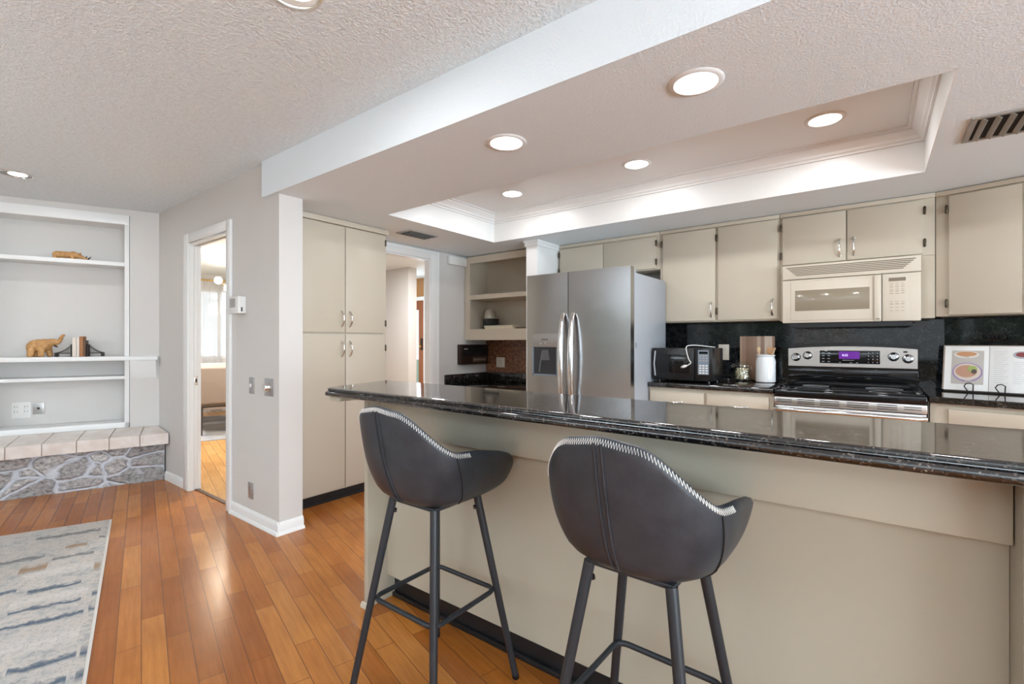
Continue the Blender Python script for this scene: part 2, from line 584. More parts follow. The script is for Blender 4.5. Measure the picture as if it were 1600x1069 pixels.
# ------------------------------------------------------------------ mesh builder
class MB:
    def __init__(self):
        self.bm = bmesh.new()

    def box(self, x0, x1, y0, y1, z0, z1, bev=0.0, seg=2):
        m = Matrix.Translation(((x0 + x1) / 2, (y0 + y1) / 2, (z0 + z1) / 2)) @ Matrix.Diagonal((abs(x1 - x0), abs(y1 - y0), abs(z1 - z0), 1))
        r = bmesh.ops.create_cube(self.bm, size=1.0, matrix=m)
        if bev > 0:
            ed = list({e for v in r['verts'] for e in v.link_edges})
            bmesh.ops.bevel(self.bm, geom=ed, offset=bev, segments=seg, profile=0.5, affect='EDGES')
        return self

    def tube(self, pts, r, seg=10, closed=False, caps=True, flat=None):
        pts = [Vector(p) for p in pts]
        n = len(pts)
        rs = r if isinstance(r, (list, tuple)) else [r] * n
        tang = []
        for i in range(n):
            if closed:
                t = pts[(i + 1) % n] - pts[i - 1]
            else:
                t = pts[min(i + 1, n - 1)] - pts[max(i - 1, 0)]
            tang.append(t.normalized())
        up = Vector((0, 0, 1)) if abs(tang[0].z) < 0.9 else Vector((1, 0, 0))
        nrm = (up - tang[0] * up.dot(tang[0])).normalized()
        rings = []
        for i in range(n):
            nrm = (nrm - tang[i] * nrm.dot(tang[i])).normalized()
            bn = tang[i].cross(nrm)
            ring = []
            for k in range(seg):
                a = 2 * math.pi * k / seg
                s = flat if flat else 1.0
                ring.append(self.bm.verts.new(pts[i] + (nrm * math.cos(a) + bn * math.sin(a) * s) * rs[i]))
            rings.append(ring)
        m = n if closed else n - 1
        for i in range(m):
            a, b = rings[i], rings[(i + 1) % n]
            for k in range(seg):
                self.bm.faces.new((a[k], a[(k + 1) % seg], b[(k + 1) % seg], b[k]))
        if caps and not closed:
            self.bm.faces.new(list(reversed(rings[0])))
            self.bm.faces.new(rings[-1])
        return self

    def cyl(self, p, q, r1, r2=None, seg=16):
        return self.tube([p, q], [r1, r1 if r2 is None else r2], seg)

    def lathe(self, prof, c=(0, 0, 0), seg=32, mat=None):
        rings = []
        mm = Matrix.Translation(c) @ (mat if mat else Matrix.Identity(4))
        for rr, z in prof:
            if rr < 1e-6:
                rings.append([self.bm.verts.new(mm @ Vector((0, 0, z)))])
            else:
                rings.append([self.bm.verts.new(mm @ Vector((rr * math.cos(2 * math.pi * k / seg), rr * math.sin(2 * math.pi * k / seg), z))) for k in range(seg)])
        for a, b in zip(rings, rings[1:]):
            for k in range(seg):
                k2 = (k + 1) % seg
                if len(a) == 1 and len(b) == 1:
                    continue
                if len(a) == 1:
                    self.bm.faces.new((a[0], b[k2], b[k]))
                elif len(b) == 1:
                    self.bm.faces.new((a[k], a[k2], b[0]))
                else:
                    self.bm.faces.new((a[k], a[k2], b[k2], b[k]))
        return self

    def loft(self, loops, cap0=True, cap1=True, closed=True):
        rs = [[self.bm.verts.new(p) for p in lp] for lp in loops]
        n = len(rs[0])
        for a, b in zip(rs, rs[1:]):
            for k in range(n if closed else n - 1):
                self.bm.faces.new((a[k], a[(k + 1) % n], b[(k + 1) % n], b[k]))
        if cap0:
            self.bm.faces.new(list(reversed(rs[0])))
        if cap1:
            self.bm.faces.new(rs[-1])
        return self

    def prism(self, poly, z0, z1):
        return self.loft([[(x, y, z0) for x, y in poly], [(x, y, z1) for x, y in poly]])

    def prism_y(self, poly, y0, y1):      # poly in (x, z)
        return self.loft([[(x, y0, z) for x, z in poly], [(x, y1, z) for x, z in poly]])

    def prism_x(self, poly, x0, x1):      # poly in (y, z)
        return self.loft([[(x0, y, z) for y, z in poly], [(x1, y, z) for y, z in poly]])

    def ball(self, c, r, sx=1, sy=1, sz=1, u=20, v=12):
        bmesh.ops.create_uvsphere(self.bm, u_segments=u, v_segments=v, radius=r, matrix=Matrix.Translation(c) @ Matrix.Diagonal((sx, sy, sz, 1)))
        return self

    def xform(self, m):
        self.bm.transform(m)
        return self


def inset_poly(poly, d):
    n = len(poly)
    out = []
    for i in range(n):
        p0, p1, p2 = Vector(poly[i - 1]), Vector(poly[i]), Vector(poly[(i + 1) % n])
        d1, d2 = (p1 - p0).normalized(), (p2 - p1).normalized()
        n1, n2 = Vector((-d1.y, d1.x)), Vector((-d2.y, d2.x))
        b = (n1 + n2)
        b = b / max(0.2, b.dot(n1)) if b.length > 1e-6 else n1
        out.append(tuple(p1 + b * d))
    return out


def mesh_from(mb, name, mat, smooth=35):
    bm = mb.bm if isinstance(mb, MB) else mb
    bmesh.ops.recalc_face_normals(bm, faces=bm.faces)
    me = bpy.data.meshes.new(name)
    bm.to_mesh(me)
    bm.free()
    me.materials.append(mat)
    if smooth:
        me.polygons.foreach_set('use_smooth', [True] * len(me.polygons))
        me.set_sharp_from_angle(angle=R(smooth))
    return me


K = Matrix.Identity(4)
# fireplace wall frame: +x along the wall towards the doorway corner, +y into the wall
FA = 21.5
L = Matrix.Translation((-5.32, 1.535, 0)) @ Matrix.Rotation(R(90 - FA), 4, 'Z')
# right kitchen wall frame: +x along the wall to the right, +y into the wall
RW = Matrix.Translation((0.39, 4.36, 0)) @ Matrix.Rotation(R(-13.3), 4, 'Z')
# dining far wall frame: +x along the wall (to the right seen from the room), +y into the wall
DN = Matrix.Translation((-9.4, 3.45, 0)) @ Matrix.Rotation(R(90 - 20), 4, 'Z')


def props(o, label=None, cat=None, group=None, kind=None):
    for k, v in (('label', label), ('category', cat), ('group', group), ('kind', kind)):
        if v:
            o[k] = v


class Thing:
    """An Empty at the thing's base; parts are given in the coordinates of frame F."""

    def __init__(self, name, label, cat, base, F=K, group=None):
        self.base = Vector(base)
        self.o = bpy.data.objects.new(name, None)
        self.o.empty_display_size = 0.1
        COL.objects.link(self.o)
        self.o.matrix_world = F @ Matrix.Translation(self.base)
        props(self.o, label, cat, group)

    def part(self, name, mb, mat, parent=None, label=None, smooth=35):
        mb.bm.transform(Matrix.Translation(-self.base))
        o = bpy.data.objects.new(name, mesh_from(mb, name, mat, smooth))
        COL.objects.link(o)
        o.parent = parent or self.o
        props(o, label)
        return o

    def text(self, name, body, size, loc, mat, parent=None, rx=90, rz=0, ext=0.0004, align='CENTER'):
        c = bpy.data.curves.new(name, 'FONT')
        c.body = body
        c.size = size
        c.extrude = ext
        c.align_x = align
        c.align_y = 'CENTER'
        c.materials.append(mat)
        tmp = bpy.data.objects.new('tmp', c)
        COL.objects.link(tmp)
        me = bpy.data.meshes.new_from_object(tmp.evaluated_get(bpy.context.evaluated_depsgraph_get()))
        bpy.data.objects.remove(tmp)
        bpy.data.curves.remove(c)
        o = bpy.data.objects.new(name, me)
        COL.objects.link(o)
        o.parent = parent or self.o
        o.location = Vector(loc) - self.base
        o.rotation_euler = (R(rx), 0, R(rz))
        return o


def solo(name, mb, mat, label, cat, base=(0, 0, 0), F=K, group=None, kind=None, smooth=35):
    mb.bm.transform(Matrix.Translation(-Vector(base)))
    o = bpy.data.objects.new(name, mesh_from(mb, name, mat, smooth))
    COL.objects.link(o)
    o.matrix_world = F @ Matrix.Translation(base)
    props(o, label, cat, group, kind)
    return o


def struct(name, mb, mat, F=K, smooth=35, parent=None):
    o = bpy.data.objects.new(name, mesh_from(mb, name, mat, smooth))
    COL.objects.link(o)
    if parent is None:
        o.matrix_world = F
        o['kind'] = 'structure'
    else:
        o.parent = parent
    return o


def copy_thing(root, label=None, group=None):
    r = root.copy()
    COL.objects.link(r)
    if label:
        r['label'] = label
    if group:
        r['group'] = group
    for ch in list(root.children):
        c = ch.copy()
        COL.objects.link(c)
        c.parent = r
        for g in list(ch.children):
            d = g.copy()
            COL.objects.link(d)
            d.parent = c
    return r


# ------------------------------------------------------------------ the setting
ZL, ZK = 2.453, 2.215       # living room ceiling, kitchen ceiling
CX, CY = -5.32, 1.54        # corner between the fireplace wall and the doorway wall
# floors
struct('floor', MB().prism([(-9.2, -4.6), (5.0, -4.6), (5.0, 5.2), (-3.82, 5.2), (-3.82, 1.60), (-9.2, 1.60)], -0.06, 0.0), M_floor)
struct('floor_dining', MB().prism([(-11.5, 1.61), (-3.83, 1.61), (-3.83, 7.0), (-11.5, 7.0)], -0.06, 0.0), M_floor2)
struct('trim_1', MB().box(-4.552, -3.83, 1.575, 1.605, 0.0, 0.006), M_threshold)
# doorway wall
b = MB()
b.box(-5.60, -4.56, 1.54, 1.614, 0, 2.6)
b.box(-3.82, -3.07, 1.54, 1.70, 0, 2.6)
b.box(-4.56, -3.82, 1.54, 1.614, 2.075, 2.6)
struct('wall_doorway', b, M_wall)
# kitchen left wall with the hall opening
b = MB()
b.box(-3.765, -3.70, 1.70, 2.60, 0, 2.6)
b.box(-3.765, -3.70, 2.60, 3.445, 2.115, 2.6)
b.box(-3.765, -3.70, 3.445, 4.50, 0, 2.6)
struct('wall_left', b, M_wall)
struct('wall_back', MB().box(-3.70, 0.45, 4.36, 4.50, 0, 2.6), M_wall)
struct('wall_right', MB().box(0.0, 4.3, 0.0, 0.12, 0, 2.6), M_wall, RW)
struct('wall_column', MB().box(-2.64, -2.515, 3.70, 4.36, 0, ZK), M_trim)
b = MB()
b.box(-2.66, -2.495, 3.68, 4.36, ZK - 0.022, ZK - 0.001)
b.prism([(-2.652, 3.688), (-2.503, 3.688), (-2.503, 4.36), (-2.652, 4.36)], ZK - 0.055, ZK - 0.022)
struct('trim_2', b, M_trim)
# living room enclosure behind the camera (windows let the daylight in)
b = MB()
wx = [-8.5, -5.90, -4.30, -3.90, -1.40, -0.35, 2.15, 4.62]
for k in range(7):
    if k % 2 == 0:
        b.box(wx[k], wx[k + 1], -4.32, -4.2, 0, 2.6)
    else:
        b.box(wx[k], wx[k + 1], -4.32, -4.2, 0, 0.35)
        b.box(wx[k], wx[k + 1], -4.32, -4.2, 2.15, 2.6)
struct('wall_garden', b, M_wall)
b = MB()
b.box(4.5, 4.62, -4.2, -2.45, 0, 2.6)
b.box(4.5, 4.62, -2.45, 0.65, 2.15, 2.6)
b.box(4.5, 4.62, 0.65, 2.25, 0, 2.6)
b.box(4.5, 4.62, 2.25, 3.75, 0, 1.0)
b.box(4.5, 4.62, 2.25, 3.75, 2.1, 2.6)
struct('wall_patio', b, M_wall)
# ceilings
struct('ceiling', MB().prism([(-9.0, -4.4), (4.7, -4.4), (4.7, 1.60), (-9.0, 1.60)], ZL, ZL + 0.15), M_popcorn)
b = MB()
TX0, TX1, TY0, TY1, TZ = -2.93, 0.239, 2.29, 3.565, 2.475
b.box(-3.247, TX0, 1.512, 4.40, ZK, 2.62)
b.box(TX1, 4.7, 1.512, 4.40, ZK, 2.62)
b.box(TX0, TX1, 1.512, TY0, ZK, 2.62)
b.box(TX0, TX1, TY1, 4.40, ZK, 2.62)
b.box(-3.72, -3.247, 1.70, 4.40, ZK, 2.62)
struct('ceiling_kitchen', b, M_soffit)
struct('ceiling_tray', MB().box(TX0 - 0.01, TX1 + 0.01, TY0 - 0.01, TY1 + 0.01, TZ, TZ + 0.08), M_trim)
# tray side faces are bright white paint, with a crown moulding around the top
b = MB()
e = 0.004
b.box(TX0, TX0 + e, TY0, TY1, ZK, TZ)
b.box(TX1 - e, TX1, TY0, TY1, ZK, TZ)
b.box(TX0, TX1, TY0, TY0 + e, ZK, TZ)
b.box(TX0, TX1, TY1 - e, TY1, ZK, TZ)
struct('trim_3', b, M_trim)
prof = [(0.0, 2.392), (0.012, 2.392), (0.014, 2.404), (0.026, 2.410), (0.030, 2.424), (0.052, 2.446), (0.060, 2.452), (0.062, 2.462), (0.078, 2.466), (0.080, TZ)]
loops = []
for off, zz in prof:
    o_ = off + e
    loops.append([(TX0 + o_, TY0 + o_, zz), (TX1 - o_, TY0 + o_, zz), (TX1 - o_, TY1 - o_, zz), (TX0 + o_, TY1 - o_, zz)])
struct('trim_4', MB().loft(loops, False, False), M_trim, smooth=20)
# baseboards on the doorway wall, wrapping its end
def bb_prof(x0, x1, yf):
    return MB().prism_x([(yf, 0), (yf - 0.016, 0), (yf - 0.016, 0.056), (yf - 0.012, 0.068), (yf - 0.005, 0.079), (yf, 0.079)], x0, x1)
b = bb_prof(-3.752, -3.054, 1.54)
b.prism_y([(-3.0695, 0), (-3.0532, 0), (-3.0532, 0.056), (-3.058, 0.068), (-3.065, 0.0792), (-3.0695, 0.0792)], 1.5235, 1.7)
b.prism_x([(1.5245, 0), (1.508, 0), (1.510, 0.010), (1.516, 0.018), (1.5245, 0.02)], -3.752, -3.038)
b.prism_y([(-3.0545, 0), (-3.0375, 0), (-3.040, 0.0102), (-3.046, 0.0182), (-3.0545, 0.0202)], 1.5075, 1.7)
struct('baseboard_doorway', b, M_trim)
struct('baseboard_corner', bb_prof(-5.12, -4.665, 1.54), M_trim)
# door casing of the pocket doorway
b = MB()
b.box(-4.66, -4.56, 1.518, 1.54, 0, 2.155, 0.004)
b.box(-3.82, -3.752, 1.518, 1.54, 0, 2.155, 0.004)
b.box(-4.56, -3.82, 1.5205, 1.54, 2.078, 2.155, 0.004)
struct('trim_5', b, M_trim)
b = MB()
b.box(-4.562, -4.553, 1.533, 1.563, 0, 2.073)
b.box(-4.562, -4.553, 1.592, 1.616, 0, 2.073)
b.box(-3.829, -3.817, 1.535, 1.71, 0, 2.073)
b.box(-4.553, -3.829, 1.534, 1.562, 2.060, 2.0735)
b.box(-4.553, -3.829, 1.594, 1.616, 2.060, 2.0735)
struct('trim_6', b, M_trim)
# pocket door, its edge left showing in the jamb
d1 = struct('door_1', MB().box(-5.20, -4.548, 1.5645, 1.5905, 0.012, 2.058, 0.002), M_trim)
lt = struct('latch_plate', MB().box(-4.5482, -4.546, 1.566, 1.589, 0.885, 0.965, 0.0008), M_chrome, parent=d1)
struct('latch_bolt', MB().box(-4.5462, -4.543, 1.571, 1.584, 0.91, 0.94, 0.001), M_dark_hinge, parent=lt)
# hall opening casing (kitchen left wall)
b = MB()
b.box(-3.70, -3.682, 3.445, 3.56, 0, 2.20, 0.003)
b.box(-3.70, -3.682, 2.62, 3.445, 2.115, 2.20, 0.003)
b.box(-3.682, -3.676, 3.53, 3.56, 0, 2.20, 0.002)
b.box(-3.682, -3.676, 2.62, 3.53, 2.172, 2.20, 0.002)
struct('trim_7', b, M_trim)
struct('trim_8', MB().box(-3.768, -3.695, 3.434, 3.446, 0, 2.112).box(-3.768, -3.695, 2.62, 3.434, 2.100, 2.116), M_trim)
# fireplace wall
b = MB()
b.box(-0.21, 0.30, 0.0, 0.30, 0, 2.6)
b.box(-3.2, -0.21, 0.265, 0.32, 0, 2.6)
b.box(-1.14, -0.21, 0.001, 0.265, 2.40, 2.6)
b.box(-6.8, -1.14, 0.0, 0.264, 0, 2.6)
b.box(-1.14, -0.21, 0.001, 0.264, 0, 0.44)
struct('wall_fireplace', b, M_wall, L)
struct('baseboard_fireplace', MB().box(-6.5, -2.35, -0.016, 0.0, 0, 0.1, 0.003), M_trim, L)

# dining room and hall seen through the openings
b = MB()
b.box(-2.2, -0.62, 0, 0.12, 0, 2.6)
b.box(-0.62, 0.95, 0, 0.12, 0, 0.95)
b.box(-0.62, 0.95, 0, 0.12, 2.2, 2.6)
b.box(0.95, 1.45, 0, 0.12, 0, 2.6)
struct('wall_dining_window', b, M_wall, DN)
b = MB()
b.box(-3.96, -3.766, 2.3, 2.62, 0, 2.6)
struct('wall_hall_jamb', b, M_wall)
pa, pb = Vector((-3.83, 2.60, 0)), Vector((-9.05, 4.42, 0))
ang = math.atan2((pb - pa).y, (pb - pa).x)
struct('wall_dining_side', MB().box(0, (pb - pa).length + 0.3, -0.12, 0, 0, 2.6), M_wall, Matrix.Translation(pa) @ Matrix.Rotation(ang, 4, 'Z'))
struct('wall_dining_near', MB().box(-10.6, -5.6, 1.54, 1.614, 0, 2.6), M_wall)
struct('ceiling_dining', MB().prism([(-11.5, 1.61), (-3.80, 1.61), (-3.80, 7.2), (-11.5, 7.2)], 2.45, 2.6), M_popcorn)
struct('wall_hall', MB().box(-8.0, -5.92, 5.05, 5.22, 0, 2.45), M_wall)
b = MB()
b.box(-6.66, -3.7, 6.05, 6.2, 0, 2.6)
b.box(-9.0, -7.70, 6.05, 6.2, 0, 2.6)
struct('wall_entry', b, M_wall)
struct('wall_hall_right', MB().box(-3.82, -3.70, 4.5, 6.2, 0, 2.6), M_wall)
struct('wall_hall_left', MB().box(-8.6, -8.5, 4.3, 6.2, 0, 2.6), M_wall)
# entry door with its glass light, transom rail and wood panel above
d2 = struct('door_2', MB().box(-7.66, -7.45, 6.08, 6.13, 0.01, 2.03).box(-6.835, -6.67, 6.08, 6.13, 0.01, 2.03).box(-7.45, -6.835, 6.08, 6.13, 0.01, 0.32).box(-7.45, -6.835, 6.08, 6.13, 1.86, 2.03), M_rustwood)
struct('glass_light', MB().box(-7.45, -6.835, 6.10, 6.11, 0.32, 1.86), M_pane, parent=d2)
hd = struct('handle_set', MB().box(-6.775, -6.72, 6.068, 6.08, 1.10, 1.32, 0.004), M_iron, parent=d2)
struct('lever', MB().cyl((-6.747, 6.03, 1.17), (-6.747, 6.07, 1.17), 0.024), M_brass, parent=hd)
struct('trim_9', MB().box(-7.70, -6.66, 6.05, 6.14, 2.03, 2.10).box(-6.67, -6.66, 6.05, 6.14, 0, 2.03).box(-7.70, -7.66, 6.05, 6.14, 0, 2.03), M_trim)
struct('wall_transom', MB().box(-7.70, -6.66, 6.08, 6.14, 2.10, 2.45), M_panel_wood)
# windows (frames and panes)
def window(name, x0, x1, z0, z1, F, y0, y1, nm=1, parts=True):
    f = 0.05
    b = MB().box(x0, x0 + f, y0, y1, z0, z1).box(x1 - f, x1, y0, y1, z0, z1).box(x0, x1, y0, y1, z0, z0 + f).box(x0, x1, y0, y1, z1 - f, z1)
    for i in range(1, nm + 1):
        xm = x0 + (x1 - x0) * i / (nm + 1)
        b.box(xm - 0.02, xm + 0.02, y0, y1, z0, z1)
    wf = struct(name, b, M_trim, F)
    p = struct('pane', MB().box(x0 + f, x1 - f, (y0 + y1) / 2 - 0.003, (y0 + y1) / 2 + 0.003, z0 + f, z1 - f), M_pane, parent=wf)
    return wf


window('window_1', -0.62, 0.95, 0.95, 2.2, DN, 0.03, 0.09, 1)
window('window_2', -5.90, -4.30, 0.35, 2.15, Matrix.Translation((0, -4.3, 0)), 0.0, 0.05, 1)
window('window_6', -3.90, -1.40, 0.35, 2.15, Matrix.Translation((0, -4.3, 0)), 0.0, 0.05, 1)
window('window_3', -0.35, 2.15, 0.35, 2.15, Matrix.Translation((0, -4.3, 0)), 0.0, 0.05, 2)
RP = Matrix.Translation((4.6, 0, 0)) @ Matrix.Rotation(R(90), 4, 'Z')
window('window_4', -2.45, 0.65, 0.0, 2.15, RP, 0.0, 0.05, 1)
window('window_5', 2.25, 3.75, 1.0, 2.1, RP, 0.0, 0.05, 1)
struct('ground_garden', MB().box(-30, 30, -30, 30, -0.30, -0.2), M_exterior)

hb = MB()
for (hx0, hx1, hy0, hy1, hh_) in ((-12, -2.2, -9.0, -8.0, 2.3), (3.0, 9.0, -10.5, -9.5, 1.6)):
    bmesh.ops.create_cube(hb.bm, size=1.0, matrix=Matrix.Translation(((hx0 + hx1) / 2, (hy0 + hy1) / 2, hh_ / 2 - 0.2)) @ Matrix.Diagonal((hx1 - hx0, hy1 - hy0, hh_, 1)))
bmesh.ops.subdivide_edges(hb.bm, edges=hb.bm.edges[:], cuts=14, use_grid_fill=True)
for v_ in hb.bm.verts:
    v_.co += Vector((random.uniform(-.12, .12), random.uniform(-.2, .2), random.uniform(-.15, .15)))
struct('ground_hedge', hb, M_exterior)

# ------------------------------------------------------------------ handles and hinges
def pull(mb, p, axis, length=0.115, out=(0, -1, 0), drop=0.03):
    """arched bar pull centred at p, running along axis, bowed along out"""
    p, a, o = Vector(p), Vector(axis).normalized(), Vector(out).normalized()
    pts, rs = [], []
    for i in range(13):
        t = i / 12.0
        s = math.sin(math.pi * t)
        pts.append(p + a * (t - 0.5) * length + o * (0.004 + drop * s ** 0.6))
        rs.append(0.0045 + 0.0022 * abs(math.cos(math.pi * t)) ** 2)
    mb.tube(pts, rs, 8)
    for sgn in (-0.5, 0.5):
        mb.lathe([(0, 0), (0.009, 0), (0.009, 0.004), (0.005, 0.008), (0, 0.008)], p + a * sgn * length, 12, o.to_track_quat('Z', 'Y').to_matrix().to_4x4())
    return mb


def hinge_bm(x, y, z, h=0.055):
    b = MB().tube([(x, y, z - h / 2), (x, y, z - h / 2 + 0.006), (x, y, z + h / 2 - 0.006), (x, y, z + h / 2)], [0.004, 0.0078, 0.0078, 0.004], 10)
    return b


def slab_door(T, x0, x1, z0, z1, yf, th=0.02, hinges=None, handle=None, parent=None, name='door'):
    """flat slab door facing -y; hinges = list of (x, z); handle = (x, z, axis)"""
    d = T.part(name, MB().box(x0, x1, yf, yf + th, z0, z1, 0.004), M_cream)
    for hx, hz in hinges or []:
        T.part('hinge', hinge_bm(hx, yf - 0.002, hz), M_dark_hinge, d, 'dark bronze hinge')
    if handle:
        T.part('handle', pull(MB(), (handle[0], yf, handle[1]), handle[2]), M_chrome, d, 'nickel arched handle')
    return d


# ------------------------------------------------------------------ pantry cabinet (faces +x)
T = Thing('pantry_cabinet', 'tall cream pantry cabinet with four slab doors beside the white wall end', 'cabinet', (-3.52, 2.16, 0))
T.part('body', MB().box(-3.695, -3.36, 1.702, 2.615, 0.085, ZK - 0.005), M_cream)
T.part('kick_board', MB().box(-3.695, -3.40, 1.702, 2.60, 0.0, 0.085).box(-3.40, -3.388, 1.702, 2.60, 0.0, 0.018), M_black_kick, label='black kick board')
T.part('crown_strip', MB().box(-3.36, -3.328, 1.702, 2.625, ZK - 0.045, ZK - 0.002, 0.006), M_cream)
for (y0, y1, z0, z1, hy, hz, hg) in ((1.706, 2.203, 1.325, 2.165, 2.173, 1.434, None), (2.209, 2.59, 1.325, 2.165, 2.245, 1.434, 2.598),
                                  (1.706, 2.203, 0.10, 1.312, 2.173, 1.196, None), (2.209, 2.59, 0.10, 1.312, 2.245, 1.196, 2.598)):
    d = T.part('door', MB().box(-3.36, -3.34, y0, y1, z0, z1, 0.003), M_cream)
    T.part('handle', pull(MB(), (-3.34, hy, hz), (0, 0, 1), 0.115, (1, 0, 0)), M_chrome, d, 'nickel arched handle')
    if hg:
        for hz2 in ((2.10, 1.41) if z0 > 1 else (1.20, 0.25)):
            T.part('hinge', hinge_bm(-3.342, hg, hz2), M_dark_hinge, d, 'dark bronze hinge')

# ------------------------------------------------------------------ upper cabinets on the back wall
def upper(label, x0, x1, z0, doors, extra=None, F=K, yf=4.06, y1=4.355, zt=ZK - 0.004, door_top=2.172, name='upper_cabinet'):
    T = Thing(name, label, 'cabinet', ((x0 + x1) / 2, (yf + y1) / 2, z0), F, 'cream upper cabinets along the kitchen wall')
    T.part('body', MB().box(x0, x1, yf + 0.02, y1, z0, zt, 0.002), M_cream)
    T.part('crown_strip', MB().box(x0, x1, yf + 0.004, yf + 0.02, zt - 0.03, zt, 0.004), M_cream)
    for (dx0, dx1, dz0, dz1, hx, han) in doors:
        hs = []
        if hx is not None:
            hs = [(hx, dz1 - (dz1 - dz0) * (0.11 if dz1 - dz0 > 0.5 else 0.2)), (hx, dz0 + (dz1 - dz0) * (0.10 if dz1 - dz0 > 0.5 else 0.2))]
        slab_door(T, dx0, dx1, dz0, dz1, yf, hinges=hs, handle=han)
    return T


V = (0, 0, 1)
upper('small cream wall cabinet with two doors above the fridge', -2.505, -1.477, 1.885, [(-2.485, -2.015, 1.895, 2.168, -2.492, None), (-2.009, -1.512, 1.895, 2.168, -1.504, None)])
upper('cream wall cabinet with two tall doors between fridge and range microwave', -1.475, -0.560, 1.415, [(-1.448, -1.018, 1.425, 2.175, -1.457, (-1.045, 1.515, V)), (-0.998, -0.572, 1.425, 2.175, -1.006, (-0.607, 1.515, V))])
T = upper('cream wall cabinet with two short doors directly above the almond microwave', -0.558, 0.319, 1.812, [(-0.541, -0.150, 1.822, 2.172, -0.550, (-0.188, 1.915, V)), (-0.144, 0.258, 1.822, 2.172, 0.267, (-0.106, 1.915, V))])
T.part('filler_panel', MB().box(0.250, 0.319, 4.08, 4.355, 1.405, 1.811, 0.002), M_cream)
T.part('filler_panel', MB().box(-0.558, -0.538, 4.08, 4.355, 1.405, 1.811, 0.002), M_cream)
upper('cream wall cabinet at right edge over the open cookbook', -0.003, 1.15, 1.413, [(0.061, 0.378, 1.42, 2.172, 0.051, None), (0.43, 0.78, 1.42, 2.172, 0.42, None)], F=RW, yf=-0.30, y1=-0.003)

# ------------------------------------------------------------------ open shelf cabinet
T = Thing('open_shelf_cabinet', 'cream open shelf cabinet in the back corner left of the fridge', 'shelf', (-3.15, 4.15, 1.272))
X0, X1, Y0, Y1 = -3.690, -2.645, 3.97, 4.35
T.part('side_panel', MB().box(X0, X0 + 0.075, Y0, Y0 + 0.02, 1.272, 2.205).box(X0, X0 + 0.02, Y0 + 0.02, Y1, 1.272, 2.205), M_cream)
T.part('side_panel', MB().box(X1 - 0.02, X1, Y0, Y1, 1.272, 2.205), M_cream)
T.part('back_panel', MB().box(X0 + 0.02, X1 - 0.02, Y1 - 0.012, Y1, 1.272, 2.205), M_cream)
T.part('top_rail', MB().box(X0 + 0.075, X1 - 0.02, Y0, Y0 + 0.02, 2.130, 2.205).box(X0 + 0.02, X1 - 0.02, Y0 + 0.02, Y1 - 0.012, 2.19, 2.205), M_cream)
T.part('shelf', MB().box(X0 + 0.02, X1 - 0.02, Y0 + 0.001, Y1 - 0.012, 1.725, 1.775), M_cream)
T.part('shelf', MB().box(X0 + 0.075, X1 - 0.02, Y0, Y0 + 0.02, 1.272, 1.392).box(X0 + 0.02, X1 - 0.02, Y0 + 0.02, Y1 - 0.012, 1.365, 1.392), M_cream)
# things on it
T = Thing('glass_bowl', 'smoky glass bowl on the bottom open shelf under a pale cup', 'bowl', (-3.50, 4.20, 1.3925))
T.part('bowl', MB().lathe([(0, 0.001), (0.075, 0.001), (0.088, 0.02), (0.098, 0.125), (0.093, 0.125), (0.083, 0.022), (0, 0.012)], (-3.50, 4.20, 1.3925), 32), M_smoke)
solo('cup', MB().lathe([(0, 0.0), (0.062, 0.0), (0.058, 0.045), (0.048, 0.085), (0.040, 0.10), (0, 0.102)], (-3.515, 4.20, 1.5180), 28).lathe([(0, 0.0), (0.094, 0.0), (0.094, 0.004), (0, 0.004)], (-3.50, 4.20, 1.5178), 28), simple('frosted_cup', (0.50, 0.46, 0.38), 0.5), 'pale upside down cup on the smoky glass bowl', 'cup', (-3.515, 4.20, 1.518))
for i, (x0, x1, zz, th, lab, rz) in enumerate(((-3.42, -3.02, 1.3925, 0.02, 'thin cream booklet lying at the bottom of the shelf pile', 0), (-3.44, -3.04, 1.4130, 0.018, 'cream booklet lying on top of the shelf pile', 0))):
    solo('booklet', MB().box(x0, x1, 4.0 + 0.01 * i, 4.14, zz, zz + th, 0.002), simple('booklet_cream_%d' % i, (0.72 - 0.1 * i, 0.62 - 0.05 * i, 0.46), 0.6), lab, 'booklet', ((x0 + x1) / 2, 4.07, zz), group='booklets on the open shelf')
solo('tray', MB().box(-3.01, -2.68, 4.02, 4.22, 1.3925, 1.404, 0.004), M_darkwood, 'flat dark tray at the right end of the bottom open shelf', 'tray', (-2.85, 4.12, 1.3925))

# rust stone backsplash and low desk counter
struct('wall_rust_backsplash', MB().box(-3.695, -2.645, 4.348, 4.36, 0.895, 1.272), M_rust)
T = Thing('desk_cabinet', 'low cream desk cabinet under the black corner counter', 'cabinet', (-3.1, 4.05, 0))
T.part('body', MB().box(-3.69, -2.645, 3.70, 4.345, 0.09, 0.755), M_cream)
T.part('kick_board', MB().box(-3.69, -2.645, 3.76, 4.345, 0.0, 0.09), M_black_kick)
slab_door(T, -3.66, -3.18, 0.11, 0.74, 3.68, handle=(-3.23, 0.62, V))
slab_door(T, -3.15, -2.67, 0.11, 0.74, 3.68, handle=(-3.10, 0.62, V))
T = Thing('desk_countertop', 'black granite corner counter below the rust stone backsplash', 'countertop', (-3.1, 4.0, 0.756))
T.part('slab', MB().box(-3.697, -2.643, 3.652, 4.345, 0.756, 0.79, 0.004), M_granite)
T.part('backsplash', MB().box(-3.697, -3.677, 3.652, 4.325, 0.79, 0.893, 0.002), M_granite)
T.part('backsplash', MB().box(-3.697, -2.643, 4.325, 4.346, 0.79, 0.893, 0.002), M_granite)
T = Thing('intercom', 'dark brown intercom radio on the wall beside the open shelf cabinet', 'intercom', (-3.70, 4.09, 1.0))
